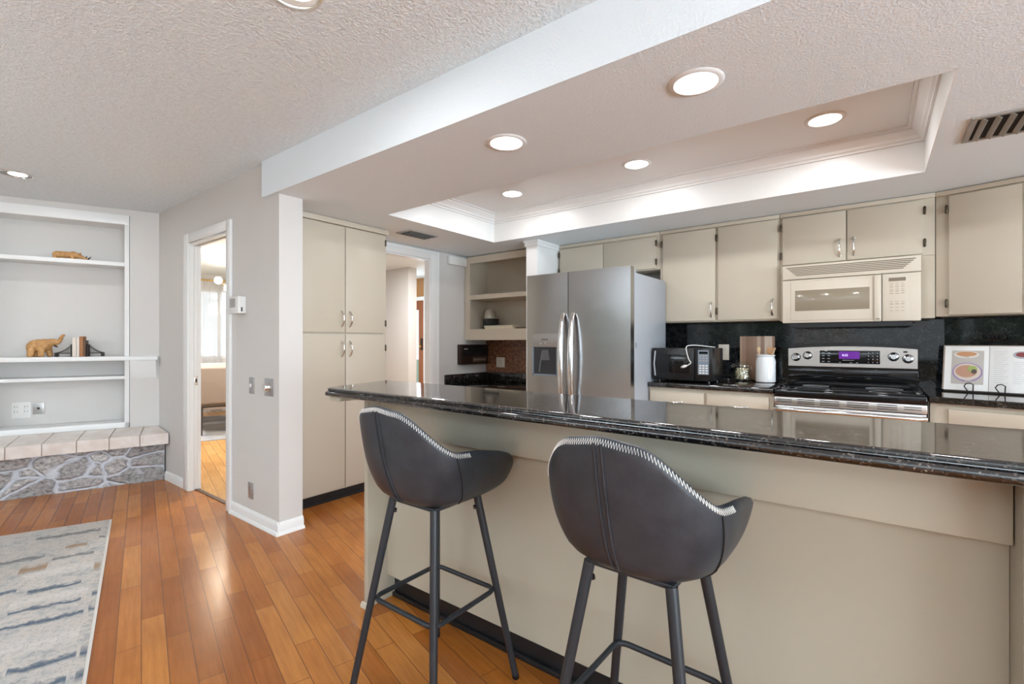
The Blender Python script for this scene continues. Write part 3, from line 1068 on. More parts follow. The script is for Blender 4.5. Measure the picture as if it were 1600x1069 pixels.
T.part('case', MB().box(-3.6995, -3.64, 3.855, 4.32, 0.995, 1.222, 0.006), M_brownplastic)
T.part('speaker_grille', MB().box(-3.64, -3.637, 3.88, 4.30, 1.10, 1.205, 0.001), M_blackplastic)
T.part('tuner_strip', MB().box(-3.64, -3.636, 4.05, 4.29, 1.02, 1.075, 0.001), simple('bronze_strip', (0.16, 0.11, 0.07), 0.3, 0.5))
T.part('badge', MB().box(-3.637, -3.635, 3.90, 3.96, 1.165, 1.178), M_grey_plate)
for i in range(5):
    T.part('button', MB().box(-3.636, -3.632, 4.07 + i * 0.042, 4.095 + i * 0.042, 1.038, 1.056, 0.001), M_grey_plate)
T = Thing('door_chime', 'white door chime box high on the wall left of the open shelves', 'door chime', (-3.70, 3.82, 2.1))
T.part('cover', MB().box(-3.6995, -3.65, 3.69, 3.965, 2.098, 2.19, 0.006), M_white_plastic)
for yy in (3.70, 3.94):
    T.part('side_grille', MB().box(-3.65, -3.648, yy, yy + 0.015, 2.105, 2.183), M_trim)


def outlet(name, label, F, x, y, z, w, h, mat, kind, cat='outlet', ang=0):
    """a wall plate facing -y in frame F"""
    T = Thing(name, label, cat, (x, y, z), F)
    T.part('plate', MB().box(x - w / 2, x + w / 2, y - 0.006, y - 0.0003, z - h / 2, z + h / 2, 0.002), mat)
    if kind == 'duplex':
        for dz in (0.021, -0.021):
            s = T.part('socket', MB().box(x - 0.016, x + 0.016, y - 0.0085, y - 0.006, z + dz - 0.014, z + dz + 0.014, 0.001), mat)
            T.part('slot', MB().box(x - 0.008, x - 0.006, y - 0.009, y - 0.0085, z + dz - 0.004, z + dz + 0.006).box(x + 0.006, x + 0.008, y - 0.009, y - 0.0085, z + dz - 0.004, z + dz + 0.006), M_gasket, s)
    elif kind == 'toggle':
        T.part('toggle', MB().box(x - 0.005, x + 0.005, y - 0.018, y - 0.006, z - 0.012, z + 0.012, 0.002), M_white_plastic)
    elif kind == 'dial':
        T.part('dial', MB().lathe([(0, 0), (0.030, 0), (0.030, 0.01), (0.022, 0.03), (0, 0.032)], (x, y - 0.006, z), 24, Matrix.Rotation(R(90), 4, 'X')), M_chrome)
        T.part('toggle', MB().box(x - 0.040, x - 0.030, y - 0.018, y - 0.006, z - 0.012, z + 0.012, 0.002), M_white_plastic)
    elif kind == 'jack':
        T.part('jack', MB().lathe([(0, 0), (0.010, 0), (0.010, 0.005), (0, 0.005)], (x, y - 0.006, z), 16, Matrix.Rotation(R(90), 4, 'X')), M_gasket)
    elif kind == 'quad':
        for dx in (-0.032, 0.032):
            for dz in (0.03, -0.012):
                s = T.part('socket', MB().box(x + dx - 0.018, x + dx + 0.018, y - 0.0085, y - 0.006, z + dz - 0.016, z + dz + 0.016, 0.001), mat)
                T.part('slot', MB().box(x + dx - 0.010, x + dx - 0.007, y - 0.0095, y - 0.0085, z + dz - 0.004, z + dz + 0.009).box(x + dx + 0.007, x + dx + 0.010, y - 0.0095, y - 0.0085, z + dz - 0.004, z + dz + 0.009), M_gasket, s)
    return T


outlet('wall_outlet', 'almond outlet plate on the rust stone backsplash', K, -3.47, 4.348, 1.012, 0.125, 0.117, M_almond, 'duplex')
outlet('wall_outlet', 'almond outlet plate on the dark backsplash right of small microwave', K, -1.018, 4.345, 1.163, 0.085, 0.132, M_almond, 'duplex')
outlet('light_switch', 'narrow steel toggle switch plate on the doorway wall', K, -3.445, 1.54, 0.948, 0.072, 0.115, M_grey_plate, 'toggle', 'light switch')
outlet('dimmer_switch', 'steel switch plate with a round dial near the wall end', K, -3.20, 1.54, 0.948, 0.115, 0.118, M_grey_plate, 'dial', 'light switch')
outlet('wall_outlet', 'grey outlet plate low on the doorway wall above the baseboard', K, -3.46, 1.54, 0.212, 0.075, 0.112, M_grey_plate, 'duplex')
T = Thing('thermostat', 'white thermostat box on the wall right of the doorway', 'thermostat', (-3.60, 1.54, 1.51))
T.part('case', MB().box(-3.68, -3.535, 1.485, 1.5397, 1.452, 1.572, 0.004), M_white_plastic)
T.part('screen', MB().box(-3.665, -3.58, 1.4835, 1.485, 1.495, 1.558), M_grey_plate)
T.part('slider', MB().box(-3.535, -3.530, 1.505, 1.512, 1.465, 1.495), M_gasket)

# ------------------------------------------------------------------ built-in bookcase and hearth (fireplace frame)
T = Thing('built_in_bookcase', 'white built-in bookcase recessed in the wall above the tiled hearth', 'bookcase', (-0.63, 0.13, 0.47), L)
T.part('back_panel', MB().box(-1.138, -0.21, 0.245, 0.262, 0.48, 2.40), M_wall)
T.part('side_panel', MB().box(-0.247, -0.213, -0.006, 0.245, 0.4735, 2.40, 0.002), M_trim)
T.part('side_panel', MB().box(-1.172, -1.139, -0.006, 0.245, 0.4735, 2.40, 0.002), M_trim)
T.part('top_rail', MB().box(-1.172, -0.213, -0.008, 0.012, 2.315, 2.40, 0.002).box(-1.139, -0.247, 0.012, 0.245, 2.315, 2.40), M_trim)
T.part('shelf', MB().box(-1.139, -0.247, 0.0, 0.245, 1.938, 1.974, 0.002), M_trim)
m_ = T.part('mantel_shelf', MB().box(-1.2, 0.0, -0.058, 0.0, 1.083, 1.121, 0.003).box(-1.139, -0.247, 0.0, 0.245, 1.083, 1.121), M_trim)
T.part('corbel', MB().prism_x([(-0.052, 1.082), (-0.0005, 1.082), (-0.0005, 0.915), (-0.008, 0.93), (-0.020, 0.97), (-0.050, 1.055)], -0.205, -0.015), M_trim)
T.part('shelf', MB().box(-1.139, -0.247, 0.0, 0.245, 0.914, 0.942, 0.002), M_trim)
T.part('bottom_rail', MB().box(-1.172, -0.213, -0.006, 0.245, 0.4735, 0.521, 0.002), M_trim)
outlet('wall_outlet', 'white four-socket outlet plate low inside the bookcase recess', L, -0.985, 0.245, 0.655, 0.125, 0.145, M_white_plastic, 'quad')
outlet('cable_jack_plate', 'grey cable jack plate beside the four-socket outlet in the bookcase', L, -0.875, 0.245, 0.665, 0.075, 0.105, M_grey_plate, 'jack', 'wall plate')

TA = math.tan(R(FA))
T = Thing('hearth', 'raised stone hearth topped with blush tiles below the bookcase', 'hearth', (-1.0, -0.15, 0), L)
b = MB()
nx, nz = 60, 14
def hs(i, j):
    x = -2.3 + (2.3 + 0.062) * i / nx
    z = 0.335 * j / nz
    y = -0.178 + 0.05 * (x - 0.06) - 0.012 * math.sin(x * 19 + z * 11) * math.sin(z * 23 + x * 5)
    return (x, y, z)
grid = [[b.bm.verts.new(hs(i, j)) for i in range(nx + 1)] for j in range(nz + 1)]
for j in range(nz):
    for i in range(nx):
        b.bm.faces.new((grid[j][i], grid[j][i + 1], grid[j + 1][i + 1], grid[j + 1][i]))
b.prism([(-2.3, -0.27), (0.055, -0.16), (-0.012, -0.002), (-2.3, -0.002)], 0.0, 0.335)
T.part('stone_base', b, M_stone, label='grey field stone base')
def hf(x):            # front line of the tiled slab
    return -0.262 + 0.075 * (x - 0.1)
def slab_pt(x, y, z0):
    t = max(0.0, min(1.0, (y - hf(x)) / (-hf(x))))
    return (x, y, z0 + 0.040 * t)
def slab_piece(b, a0, a1, top, bot, f0, f1, right=None):
    """tile from x=a0..a1; front line shifted by f0, back at the wall; top follows the slight fall"""
    r_ = right if right is not None else a1
    base = [(a0, hf(a0) + f0), (a1, hf(a1) + f0), (r_, f1), (a0, f1)]
    b.loft([[slab_pt(x, y, bot) for x, y in base], [slab_pt(x, y, top) for x, y in base]])
b = MB()
slab_piece(b, -2.35, 0.094, 0.428, 0.335, 0.004, -0.003, -0.010)
T.part('grout', b, M_grout, label='tan grout bed')
b = MB()
tw = 0.205
x = 0.098
first = True
while x > -2.30:
    a0, a1 = x - tw + 0.007, x
    slab_piece(b, a0, a1, 0.433, 0.424, 0.001, -0.003, -0.009 if first else None)
    q4 = [(a0, hf(a0) - 0.006), (a1, hf(a1) - 0.006), (a1, hf(a1) + 0.0035), (a0, hf(a0) + 0.0035)]
    b.prism(q4, 0.338, 0.4325)
    first = False
    x -= tw
T.part('tiles', b, M_tile)

# rhino, elephant, books and bookends on the bookcase
def fuse(mb, voxel=0.0035, it=6):
    me = bpy.data.meshes.new('tmp')
    mb.bm.to_mesh(me)
    mb.bm.free()
    o = bpy.data.objects.new('tmp', me)
    COL.objects.link(o)
    m = o.modifiers.new('r', 'REMESH')
    m.mode = 'VOXEL'
    m.voxel_size = voxel
    m2 = o.modifiers.new('s', 'SMOOTH')
    m2.factor = 0.5
    m2.iterations = it
    tmp = bpy.data.meshes.new_from_object(o.evaluated_get(bpy.context.evaluated_depsgraph_get()))
    out = MB()
    out.bm.from_mesh(tmp)
    bpy.data.objects.remove(o)
    bpy.data.meshes.remove(me)
    bpy.data.meshes.remove(tmp)
    return out


def settle(mb, z):
    zmin = min(v.co.z for v in mb.bm.verts)
    return mb.xform(Matrix.Translation((0, 0, z - zmin)))


EX, EY, EZ = -0.912, 0.105, 1.1215
def ep(x, y, z):
    return (EX + x, EY + y, EZ + z)
T = Thing('elephant_figurine', 'carved honey wood elephant with raised trunk on the mantel shelf', 'figurine', (EX + 0.1, EY, EZ), L)
b = MB()
for c_, r3 in (((0.072, 0, 0.100), (0.070, 0.050, 0.052)), ((0.040, 0, 0.092), (0.044, 0.048, 0.052)), ((0.108, 0, 0.102), (0.046, 0.046, 0.054)), ((0.140, 0, 0.118), (0.034, 0.034, 0.036)),
               ((0.160, 0, 0.125), (0.034, 0.031, 0.033)), ((0.172, 0, 0.104), (0.018, 0.013, 0.013))):
    b.ball(ep(*c_), 1.0, *r3)
b.tube([ep(0.170, 0, 0.122), ep(0.190, 0, 0.126), ep(0.205, 0, 0.140), ep(0.213, 0, 0.160), ep(0.220, 0, 0.180), ep(0.238, 0, 0.191)], [0.026, 0.022, 0.018, 0.015, 0.012, 0.010], 14)
for p_, q_, ra, rb in (((0.034, -0.027, 0.09), (0.024, -0.028, 0.002), 0.032, 0.022), ((0.050, 0.027, 0.09), (0.046, 0.028, 0.002), 0.030, 0.021),
                       ((0.100, -0.026, 0.09), (0.090, -0.028, 0.002), 0.029, 0.020), ((0.122, 0.026, 0.09), (0.138, 0.028, 0.002), 0.028, 0.019)):
    b.tube([ep(*p_), tuple(Vector(ep(*p_)).lerp(Vector(ep(*q_)), 0.6)), ep(*q_)], [ra, (ra + rb) / 2 - 0.002, rb], 14)
T.part('body', settle(fuse(b), EZ), M_carved, smooth=80)
for sgn in (-1, 1):
    b = MB()
    b.ball((0, 0, 0), 1.0, 0.028, 0.006, 0.036, 20, 12)
    b.xform(Matrix.Translation(ep(0.112, sgn * 0.050, 0.104)) @ Matrix.Rotation(R(sgn * 12), 4, 'Z') @ Matrix.Rotation(R(14), 4, 'Y'))
    T.part('ear', b, M_carved)
    T.part('tusk', MB().tube([ep(0.172, sgn * 0.014, 0.102), ep(0.182, sgn * 0.017, 0.088), ep(0.192, sgn * 0.017, 0.082)], [0.006, 0.0045, 0.0015], 8), M_iron, label='dark tusk')
    T.part('eye', MB().ball(ep(0.172, sgn * 0.028, 0.132), 0.003, u=10, v=6), M_iron)
T.part('tail', MB().tube([ep(0.000, 0, 0.112), ep(-0.006, 0, 0.09), ep(-0.003, 0, 0.062)], [0.005, 0.004, 0.004], 8), M_carved)

EX, EY, EZ = -0.757, 0.105, 1.9745
T = Thing('rhino_figurine', 'carved brown wood rhino with lowered head on the top shelf', 'figurine', (EX + 0.1, EY, EZ), L)
b = MB()
for c_, r3 in (((0.082, 0, 0.046), (0.078, 0.030, 0.029)), ((0.034, 0, 0.044), (0.032, 0.029, 0.030)), ((0.140, 0, 0.050), (0.034, 0.028, 0.029)), ((0.166, 0, 0.043), (0.028, 0.019, 0.022))):
    b.ball(ep(*c_), 1.0, *r3)
b.tube([ep(0.165, 0, 0.046), ep(0.190, 0, 0.036), ep(0.214, 0, 0.022), ep(0.240, 0, 0.010)], [0.021, 0.016, 0.013, 0.009], 14)
for p_, q_, ra, rb in (((0.026, -0.018, 0.04), (0.018, -0.018, 0.002), 0.019, 0.011), ((0.040, 0.018, 0.04), (0.038, 0.018, 0.002), 0.018, 0.011),
                       ((0.138, -0.018, 0.04), (0.136, -0.018, 0.002), 0.017, 0.010), ((0.148, 0.018, 0.04), (0.152, 0.018, 0.002), 0.017, 0.010)):
    b.tube([ep(*p_), ep(*q_)], [ra, rb], 12)
T.part('body', settle(fuse(b, 0.0028, 5), EZ), M_carved, smooth=80)
T.part('horn', MB().tube([ep(0.236, 0, 0.015), ep(0.247, 0, 0.026), ep(0.260, 0, 0.044)], [0.007, 0.005, 0.001], 8), M_iron, label='dark front horn')
T.part('horn', MB().tube([ep(0.222, 0, 0.026), ep(0.228, 0, 0.036), ep(0.234, 0, 0.048)], [0.005, 0.0035, 0.001], 8), M_iron, label='dark rear horn')
for sgn in (-1, 1):
    T.part('ear', MB().tube([ep(0.182, sgn * 0.012, 0.052), ep(0.185, sgn * 0.014, 0.062), ep(0.188, sgn * 0.015, 0.072)], [0.005, 0.006, 0.001], 8), M_carved)

BZ = 1.1215
bk = [(-0.612, 0.028, 0.166, (0.72, 0.62, 0.53), 'thick cream book standing leftmost between the bridge bookends'), (-0.582, 0.017, 0.172, (0.78, 0.66, 0.58), 'slim pale pink book second from left between the bookends'),
      (-0.563, 0.023, 0.178, (0.36, 0.15, 0.055), 'tall rust brown book between the bridge bookends'), (-0.539, 0.015, 0.143, (0.14, 0.075, 0.045), 'short dark brown book rightmost between the bridge bookends')]
for i, (x, wd, hh, c, lab) in enumerate(bk):
    T = Thing('book', lab, 'book', (x + wd / 2, 0.10, BZ), L, 'books between the bridge bookends')
    m1 = simple('book_cloth_%d' % i, c, 0.6)
    T.part('cover', MB().box(x, x + 0.002, 0.04, 0.16, BZ, BZ + hh).box(x + wd - 0.002, x + wd, 0.04, 0.16, BZ, BZ + hh).box(x, x + wd, 0.04, 0.043, BZ, BZ + hh, 0.001), m1)
    T.part('pages', MB().box(x + 0.002, x + wd - 0.002, 0.043, 0.156, BZ + 0.003, BZ + hh - 0.004), M_paper)


def bookend(label, xt, sgn):
    T = Thing('bookend', label, 'bookend', (xt, 0.10, BZ), L, 'bridge bookends on the mantel shelf')
    y0, y1 = 0.065, 0.135
    T.part('tower', MB().box(xt - 0.006, xt + 0.006, y0, y0 + 0.012, BZ, BZ + 0.108).box(xt - 0.006, xt + 0.006, y1 - 0.012, y1, BZ, BZ + 0.108).box(xt - 0.006, xt + 0.006, y0, y1, BZ + 0.095, BZ + 0.104).box(xt - 0.005, xt + 0.005, y0, y1, BZ + 0.055, BZ + 0.063).box(xt - 0.004, xt + 0.004, y0, y1, BZ, BZ + 0.003), M_iron)
    xe = xt + sgn * 0.102
    T.part('deck', MB().box(min(xt, xe), max(xt, xe), y0, y1, BZ + 0.026, BZ + 0.032), M_iron)
    T.part('pier', MB().box(xe - 0.010, xe + 0.006, y0, y1, BZ, BZ + 0.034, 0.001), M_iron)
    for yy in (y0 + 0.004, y1 - 0.004):
        pts = []
        for k in range(11):
            t = k / 10.0
            pts.append((xt + (xe - xt) * t, yy, BZ + 0.034 + 0.072 * (1 - t) ** 1.7))
        T.part('cable', MB().tube(pts, 0.0022, 6), M_iron)
        b = MB()
        for k in range(2, 8):
            p = pts[k]
            b.tube([p, (p[0], p[1], BZ + 0.030)], 0.0009, 5)
        T.part('hangers', b, M_iron)
    return T


bookend('dark iron bridge bookend at the left end, beside the elephant', -0.621, -1)
bookend('dark iron bridge bookend at the right end of the books', -0.516, 1)

# ------------------------------------------------------------------ rug
e1 = Vector((0.967, -0.2536)).normalized()
e2 = Vector((-math.sin(R(21.0)), -math.cos(R(21.0))))
RG = Matrix(((e1.x, -e2.x, 0, -4.244), (e1.y, -e2.y, 0, 0.953), (0, 0, 1, 0), (0, 0, 0, 1)))
RF = Matrix.Translation((-4.244, 0.953, 0)) @ Matrix.Rotation(math.atan2(e1.y, e1.x), 4, 'Z')
q = RF.inverted() @ RG
def rp(x, y):
    v = q @ Vector((x, y, 0))
    return (v.x, v.y)
T = Thing('area_rug', 'distressed grey and blue area rug on the wood floor', 'rug', (0, 0, 0), RF)
T.part('pile', MB().prism([rp(0.012, -2.2), rp(3.0, -2.2), rp(3.0, -0.012), rp(0.012, -0.012)], 0.0005, 0.010), M_rug)
T.part('binding', MB().prism([rp(0, -2.2), rp(0.012, -2.2), rp(0.012, 0), rp(0, 0)], 0.0005, 0.0085).prism([rp(0.012, -0.012), rp(3.0, -0.012), rp(3.0, 0), rp(0.012, 0)], 0.0005, 0.0085), M_rugedge)

# ------------------------------------------------------------------ breakfast bar
T = Thing('breakfast_bar', 'tan cream breakfast bar base with deep apron and black kick board', 'bar counter', (-0.8, 1.55, 0))
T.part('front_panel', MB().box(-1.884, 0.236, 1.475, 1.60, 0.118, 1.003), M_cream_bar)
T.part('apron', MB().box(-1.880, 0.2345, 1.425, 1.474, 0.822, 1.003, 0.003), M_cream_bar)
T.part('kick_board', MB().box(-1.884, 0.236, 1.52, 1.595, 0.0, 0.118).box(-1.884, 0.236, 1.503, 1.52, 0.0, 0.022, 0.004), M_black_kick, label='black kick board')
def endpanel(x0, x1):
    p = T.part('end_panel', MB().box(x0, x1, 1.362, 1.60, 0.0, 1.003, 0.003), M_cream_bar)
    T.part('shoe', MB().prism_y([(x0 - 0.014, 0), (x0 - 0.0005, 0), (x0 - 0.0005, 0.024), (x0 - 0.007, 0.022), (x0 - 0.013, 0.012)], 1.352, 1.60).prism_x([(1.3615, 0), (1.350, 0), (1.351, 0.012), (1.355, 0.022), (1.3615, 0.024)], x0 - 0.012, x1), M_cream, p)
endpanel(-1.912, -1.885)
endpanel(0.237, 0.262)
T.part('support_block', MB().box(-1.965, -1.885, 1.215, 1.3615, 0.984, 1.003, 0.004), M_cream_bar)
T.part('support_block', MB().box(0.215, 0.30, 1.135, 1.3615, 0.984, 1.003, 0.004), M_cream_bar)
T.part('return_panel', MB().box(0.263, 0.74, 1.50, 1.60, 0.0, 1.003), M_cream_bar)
poly = [(-1.985, 1.222), (-1.972, 1.198), (0.74, 1.142), (0.74, 1.60), (-2.045, 1.605), (-2.05, 1.590)]
lay = [(0.012, 1.0045), (0.006, 1.006), (0.002, 1.009), (0.0, 1.0135), (0.0, 1.0185), (0.002, 1.0235), (0.006, 1.0275), (0.011, 1.0295), (0.0115, 1.0315), (0.0095, 1.0335), (0.0095, 1.038), (0.011, 1.041), (0.0145, 1.0435), (0.019, 1.0445)]
loops = []
for off, zz in lay:      # the top falls very slightly towards the stools
    loops.append([(x, y, zz + (0.0115 * (y - 1.2) if zz > 1.0325 else 0)) for x, y in inset_poly(poly, off)])
bt = solo('bar_countertop', MB().loft(loops), M_granite, 'long polished black speckled granite bar top in the foreground', 'countertop', (-0.65, 1.4, 1.0045), smooth=40)
for p_ in bt.data.polygons:
    if len(p_.vertices) > 4:
        p_.use_smooth = False
        for e_ in p_.edge_keys:
            for ed_ in bt.data.edges:
                if ed_.key == e_:
                    ed_.use_edge_sharp = True

# ------------------------------------------------------------------ bar stools
def superpt(a, hx, hy, n=2.6):
    c, s = math.cos(a), math.sin(a)
    d = (abs(c) ** n + abs(s) ** n) ** (-1.0 / n)
    return (hx * c * d, hy * s * d)


def smooth(a, b, x):
    t = max(0.0, min(1.0, (x - a) / (b - a)))
    return t * t * (3 - 2 * t)


def make_stool():
    T = Thing('bar_stool', 'charcoal leather bar stool on black legs, left one of the pair', 'bar stool', (0, 0, 0), K, 'bar stools at the breakfast bar')
    # shell: angle phi measured from the back (-y), from -150 to +150 degrees
    NP, NV = 96, 14
    PH = 137.0
    def rim(phi):
        a = abs(phi)
        h = 1.030 - 0.012 * smooth(0, 26, a) - 0.136 * smooth(20, 66, a) - 0.004 * smooth(66, 90, a) - 0.026 * smooth(80, 118, a)
        if a > 104:
            t_ = min(1.0, (a - 104) / (PH - 104))
            h -= 0.135 * (1 - math.sqrt(max(0.0, 1 - t_ * t_)))
        return h
    def outer(phi, v):
        ang = R(-90 + phi)
        z0, z1 = 0.704, rim(phi)
        z = z0 + (z1 - z0) * v
        hz = (z - z0)
        grow = 1 - math.exp(-hz * 12.0)
        round_ = 1.0 - 0.10 * max(0.0, 1 - hz / 0.035) ** 2
        hx = (0.172 + 0.072 * grow) * round_
        hyb = (0.158 + 0.050 * grow + 0.17 * hz) * round_
        hyf = (0.238 + 0.062 * grow) * round_
        a = abs(phi)
        back = 1 - smooth(40, 85, a)
        x, yb = superpt(ang, hx - 0.018 * back * smooth(0.10, 0.36, hz), hyb)
        xf, yf = superpt(ang, hx, hyf, 3.6)
        if math.sin(ang) >= 0:
            x, y = xf, yf
        else:
            y = yb
        return Vector((x, y, z))
    b = MB()
    def normal2(phi):
        p = outer(phi - 1, 0.6)
        q_ = outer(phi + 1, 0.6)
        t = (q_ - p)
        n = Vector((-t.y, t.x, 0)).normalized()
        return n
    rows_o, rows_i = [], []
    th_ = 0.040
    for i in range(NP + 1):
        phi = -PH + 2 * PH * i / NP
        ro, ri = [], []
        n = normal2(phi)
        c = outer(phi, 0.5)
        if n.dot(Vector((c.x, c.y, 0))) > 0:
            n = -n
        for j in range(NV + 1):
            v = (j / NV)
            p = outer(phi, v)
            ro.append(p)
            ri.append(p + n * th_ * (0.55 + 0.45 * math.sin(math.pi * min(1, v * 0.9 + 0.1))) + Vector((0, 0, 0.004 if j == NV else 0)))
        rows_o.append(ro)
        rows_i.append(ri)
    VO = [[b.bm.verts.new(p) for p in r_] for r_ in rows_o]
    # rounded rim
    rim1 = [b.bm.verts.new(rows_o[i][-1] * 0.72 + rows_i[i][-1] * 0.28 + Vector((0, 0, 0.011))) for i in range(NP + 1)]
    rim2 = [b.bm.verts.new(rows_o[i][-1] * 0.25 + rows_i[i][-1] * 0.75 + Vector((0, 0, 0.010))) for i in range(NP + 1)]
    VI = [[b.bm.verts.new(p) for p in r_] for r_ in rows_i]
    for i in range(NP):
        for j in range(NV):
            b.bm.faces.new((VO[i][j], VO[i + 1][j], VO[i + 1][j + 1], VO[i][j + 1]))
            b.bm.faces.new((VI[i][j], VI[i][j + 1], VI[i + 1][j + 1], VI[i + 1][j]))
        b.bm.faces.new((VO[i][-1], VO[i + 1][-1], rim1[i + 1], rim1[i]))
        b.bm.faces.new((rim1[i], rim1[i + 1], rim2[i + 1], rim2[i]))
        b.bm.faces.new((rim2[i], rim2[i + 1], VI[i + 1][-1], VI[i][-1]))
    for i in (0, NP):
        for j in range(NV):
            b.bm.faces.new((VO[i][j], VO[i][j + 1], VI[i][j + 1], VI[i][j]))
        b.bm.faces.new((VO[i][-1], rim1[i], rim2[i], VI[i][-1]))
    # underside
    ce = b.bm.verts.new((0, 0.0, 0.698))
    for i in range(NP):
        b.bm.faces.new((VO[i][0], ce, VO[i + 1][0]))
    b.bm.faces.new((VO[NP][0], ce, VO[0][0]))
    shell = T.part('shell', b, M_leather, smooth=60)
    # seat cushion
    lo = []
    for z, s in ((0.7045, 0.80), (0.710, 0.88), (0.722, 0.93), (0.765, 0.97), (0.782, 0.93), (0.790, 0.83), (0.793, 0.5)):
        lo.append([(superpt(2 * math.pi * k / 48, 0.178 * s, 0.172 * s, 3.0)[0], superpt(2 * math.pi * k / 48, 0.178 * s, 0.172 * s, 3.0)[1] + 0.022, z) for k in range(48)])
    T.part('seat_cushion', MB().loft(lo), M_leather, smooth=60)
    # zigzag stitching along the outer rim
    pts = []
    NZ = 190
    for i in range(NZ + 1):
        phi = -74 + 148 * i / NZ
        p = outer(phi, 1.0)
        n = normal2(phi)
        if n.dot(Vector((p.x, p.y, 0))) > 0:
            n = -n
        side = 1 if i % 2 else -1
        pts.append(p - n * (0.0016 if side < 0 else -0.004) + Vector((0, 0, (-0.003 if side < 0 else 0.0095))))
    T.part('stitching', MB().tube(pts, 0.0011, 5), M_stitch, shell, 'white zigzag stitching')
    # centre seam welt and side seams
    for dphi in (-2.2, 2.2):
        T.part('seam', MB().tube([outer(dphi, 0.03 + 0.97 * k / 16) + Vector((0, -0.001, 0)) for k in range(17)], 0.0028, 6), M_leather, shell)
    for s in (-1, 1):
        T.part('seam', MB().tube([outer(s * (62 + 10 * (1 - k / 12.0)), 0.03 + 0.95 * k / 12) * 1.004 - Vector((0, 0, 0.004)) for k in range(13)], 0.0022, 6), simple('dark_seam', (0.012, 0.012, 0.013), 0.6) if 'dark_seam' not in MATS else MATS['dark_seam'], shell)
    # frame under the seat, legs, foot rest
    T.part('mount_plate', MB().box(-0.115, 0.115, -0.115, 0.115, 0.684, 0.697, 0.003), M_blackmetal)
    s0, s1, zt = 0.209, 0.106, 0.690
    for sx in (-1, 1):
        for sy in (-1, 1):
            a, c = Vector((sx * s0, sy * s0, 0.0)), Vector((sx * s1, sy * s1, zt))
            lg = T.part('leg', MB().tube([a, a + (c - a) * 0.01, c], [0.0105, 0.012, 0.0145], 14), M_blackmetal)
            T.part('glide', MB().tube([a + Vector((0, 0, 0.0002)), a + (c - a) * 0.02], [0.0125, 0.013], 14), M_blackplastic, lg)
            u = a + (c - a) * 0.935
            T.part('bolt', MB().cyl(u + Vector((0, 0, 0)), u + Vector((-sx * 0.012, -sy * 0.018, 0)), 0.008, seg=10), M_blackplastic, lg)
    zr = 0.337
    hw = s0 + (s1 - s0) * zr / zt
    hw -= 0.004
    ring = []
    rad = 0.035
    for (cx, cy, a0) in ((hw - rad, hw - rad, 0), (-hw + rad, hw - rad, 90), (-hw + rad, -hw + rad, 180), (hw - rad, -hw + rad, 270)):
        for k in range(7):
            a = R(a0 + 15 * k)
            ring.append((cx + rad * math.cos(a), cy + rad * math.sin(a), zr))
    T.part('footrest', MB().tube(ring, 0.0085, 10, closed=True), M_blackmetal)
    return T.o


st1 = make_stool()
st2 = copy_thing(st1, 'charcoal leather bar stool on black legs, right one of the pair')
st1.location = (-1.266, 1.206, 0.0)
st2.location = (-0.470, 1.195, 0.0)
st2.rotation_euler = (0, 0, R(-1.5))

# ------------------------------------------------------------------ refrigerator
T = Thing('refrigerator', 'side by side stainless refrigerator with grey sides and a water dispenser', 'refrigerator', (-1.884, 3.65, 0))
FX0, FX1, FM = -2.35, -1.417, -1.945
T.part('body', MB().box(FX0, FX1, 3.385, 4.05, 0.04, 1.772, 0.006), M_fridge_side, label='grey painted cabinet sides')
T.part('base_grille', MB().box(FX0 + 0.01, FX1 - 0.01, 3.36, 3.42, 0.0, 0.07), M_blackplastic)
T.part('gasket', MB().box(FX0 + 0.012, FX1 - 0.012, 3.368, 3.386, 0.09, 1.80), M_gasket)
def fdoor(x0, x1, cut=None):
    b = MB()
    # gently bowed door front, rounded ends
    prof = []
    n = 14
    for i in range(n + 1):
        t = i / n
        x = x0 + (x1 - x0) * t
        edge = min(t, 1 - t) * (x1 - x0)
        y = 3.300 + 0.004 * (2 * t - 1) ** 2
        prof.append((x, y))
    poly = prof + [(x1, 3.368), (x0, 3.368)]
    b.prism(poly, 0.075, 1.812)
    return b
ld = T.part('freezer_door', fdoor(FX0, FM - 0.003), M_steel)
rd = T.part('fridge_door', fdoor(FM + 0.003, FX1), M_steel)
T.part('hinge_cover', MB().box(FX1 - 0.09, FX1 - 0.01, 3.36, 3.44, 1.772, 1.800, 0.006), M_fridge_side)
T.part('hinge_cover', MB().box(FX0 + 0.01, FX0 + 0.09, 3.36, 3.44, 1.772, 1.800, 0.006), M_fridge_side)
for xx, dd in ((-1.983, ld), (-1.892, rd)):
    pts = []
    for k in range(25):
        t = k / 24.0
        s = math.sin(math.pi * t)
        pts.append((xx + 0.006 * s, 3.292 - 0.062 * s ** 0.55, 0.70 + 0.775 * t))
    T.part('handle', MB().tube(pts, [0.013 + 0.005 * math.sin(math.pi * k / 24.0) for k in range(25)], 14, flat=1.35), M_steel_bar, dd, 'curved polished handle')
dp = T.part('dispenser', MB().box(-2.287, -2.040, 3.292, 3.3035, 1.208, 1.318, 0.002), M_dispenser, ld, 'taupe control strip')
b = MB()
b.box(-2.287, -2.275, 3.294, 3.303, 0.972, 1.208)
b.box(-2.052, -2.040, 3.294, 3.303, 0.972, 1.208)
b.box(-2.287, -2.040, 3.294, 3.303, 0.972, 0.985)
T.part('recess_frame', b, M_blueprint, ld)
T.part('recess', MB().box(-2.275, -2.052, 3.2985, 3.303, 0.985, 1.208), simple('recess_grey', (0.035, 0.037, 0.042), 0.25), ld, 'dark dispenser recess')
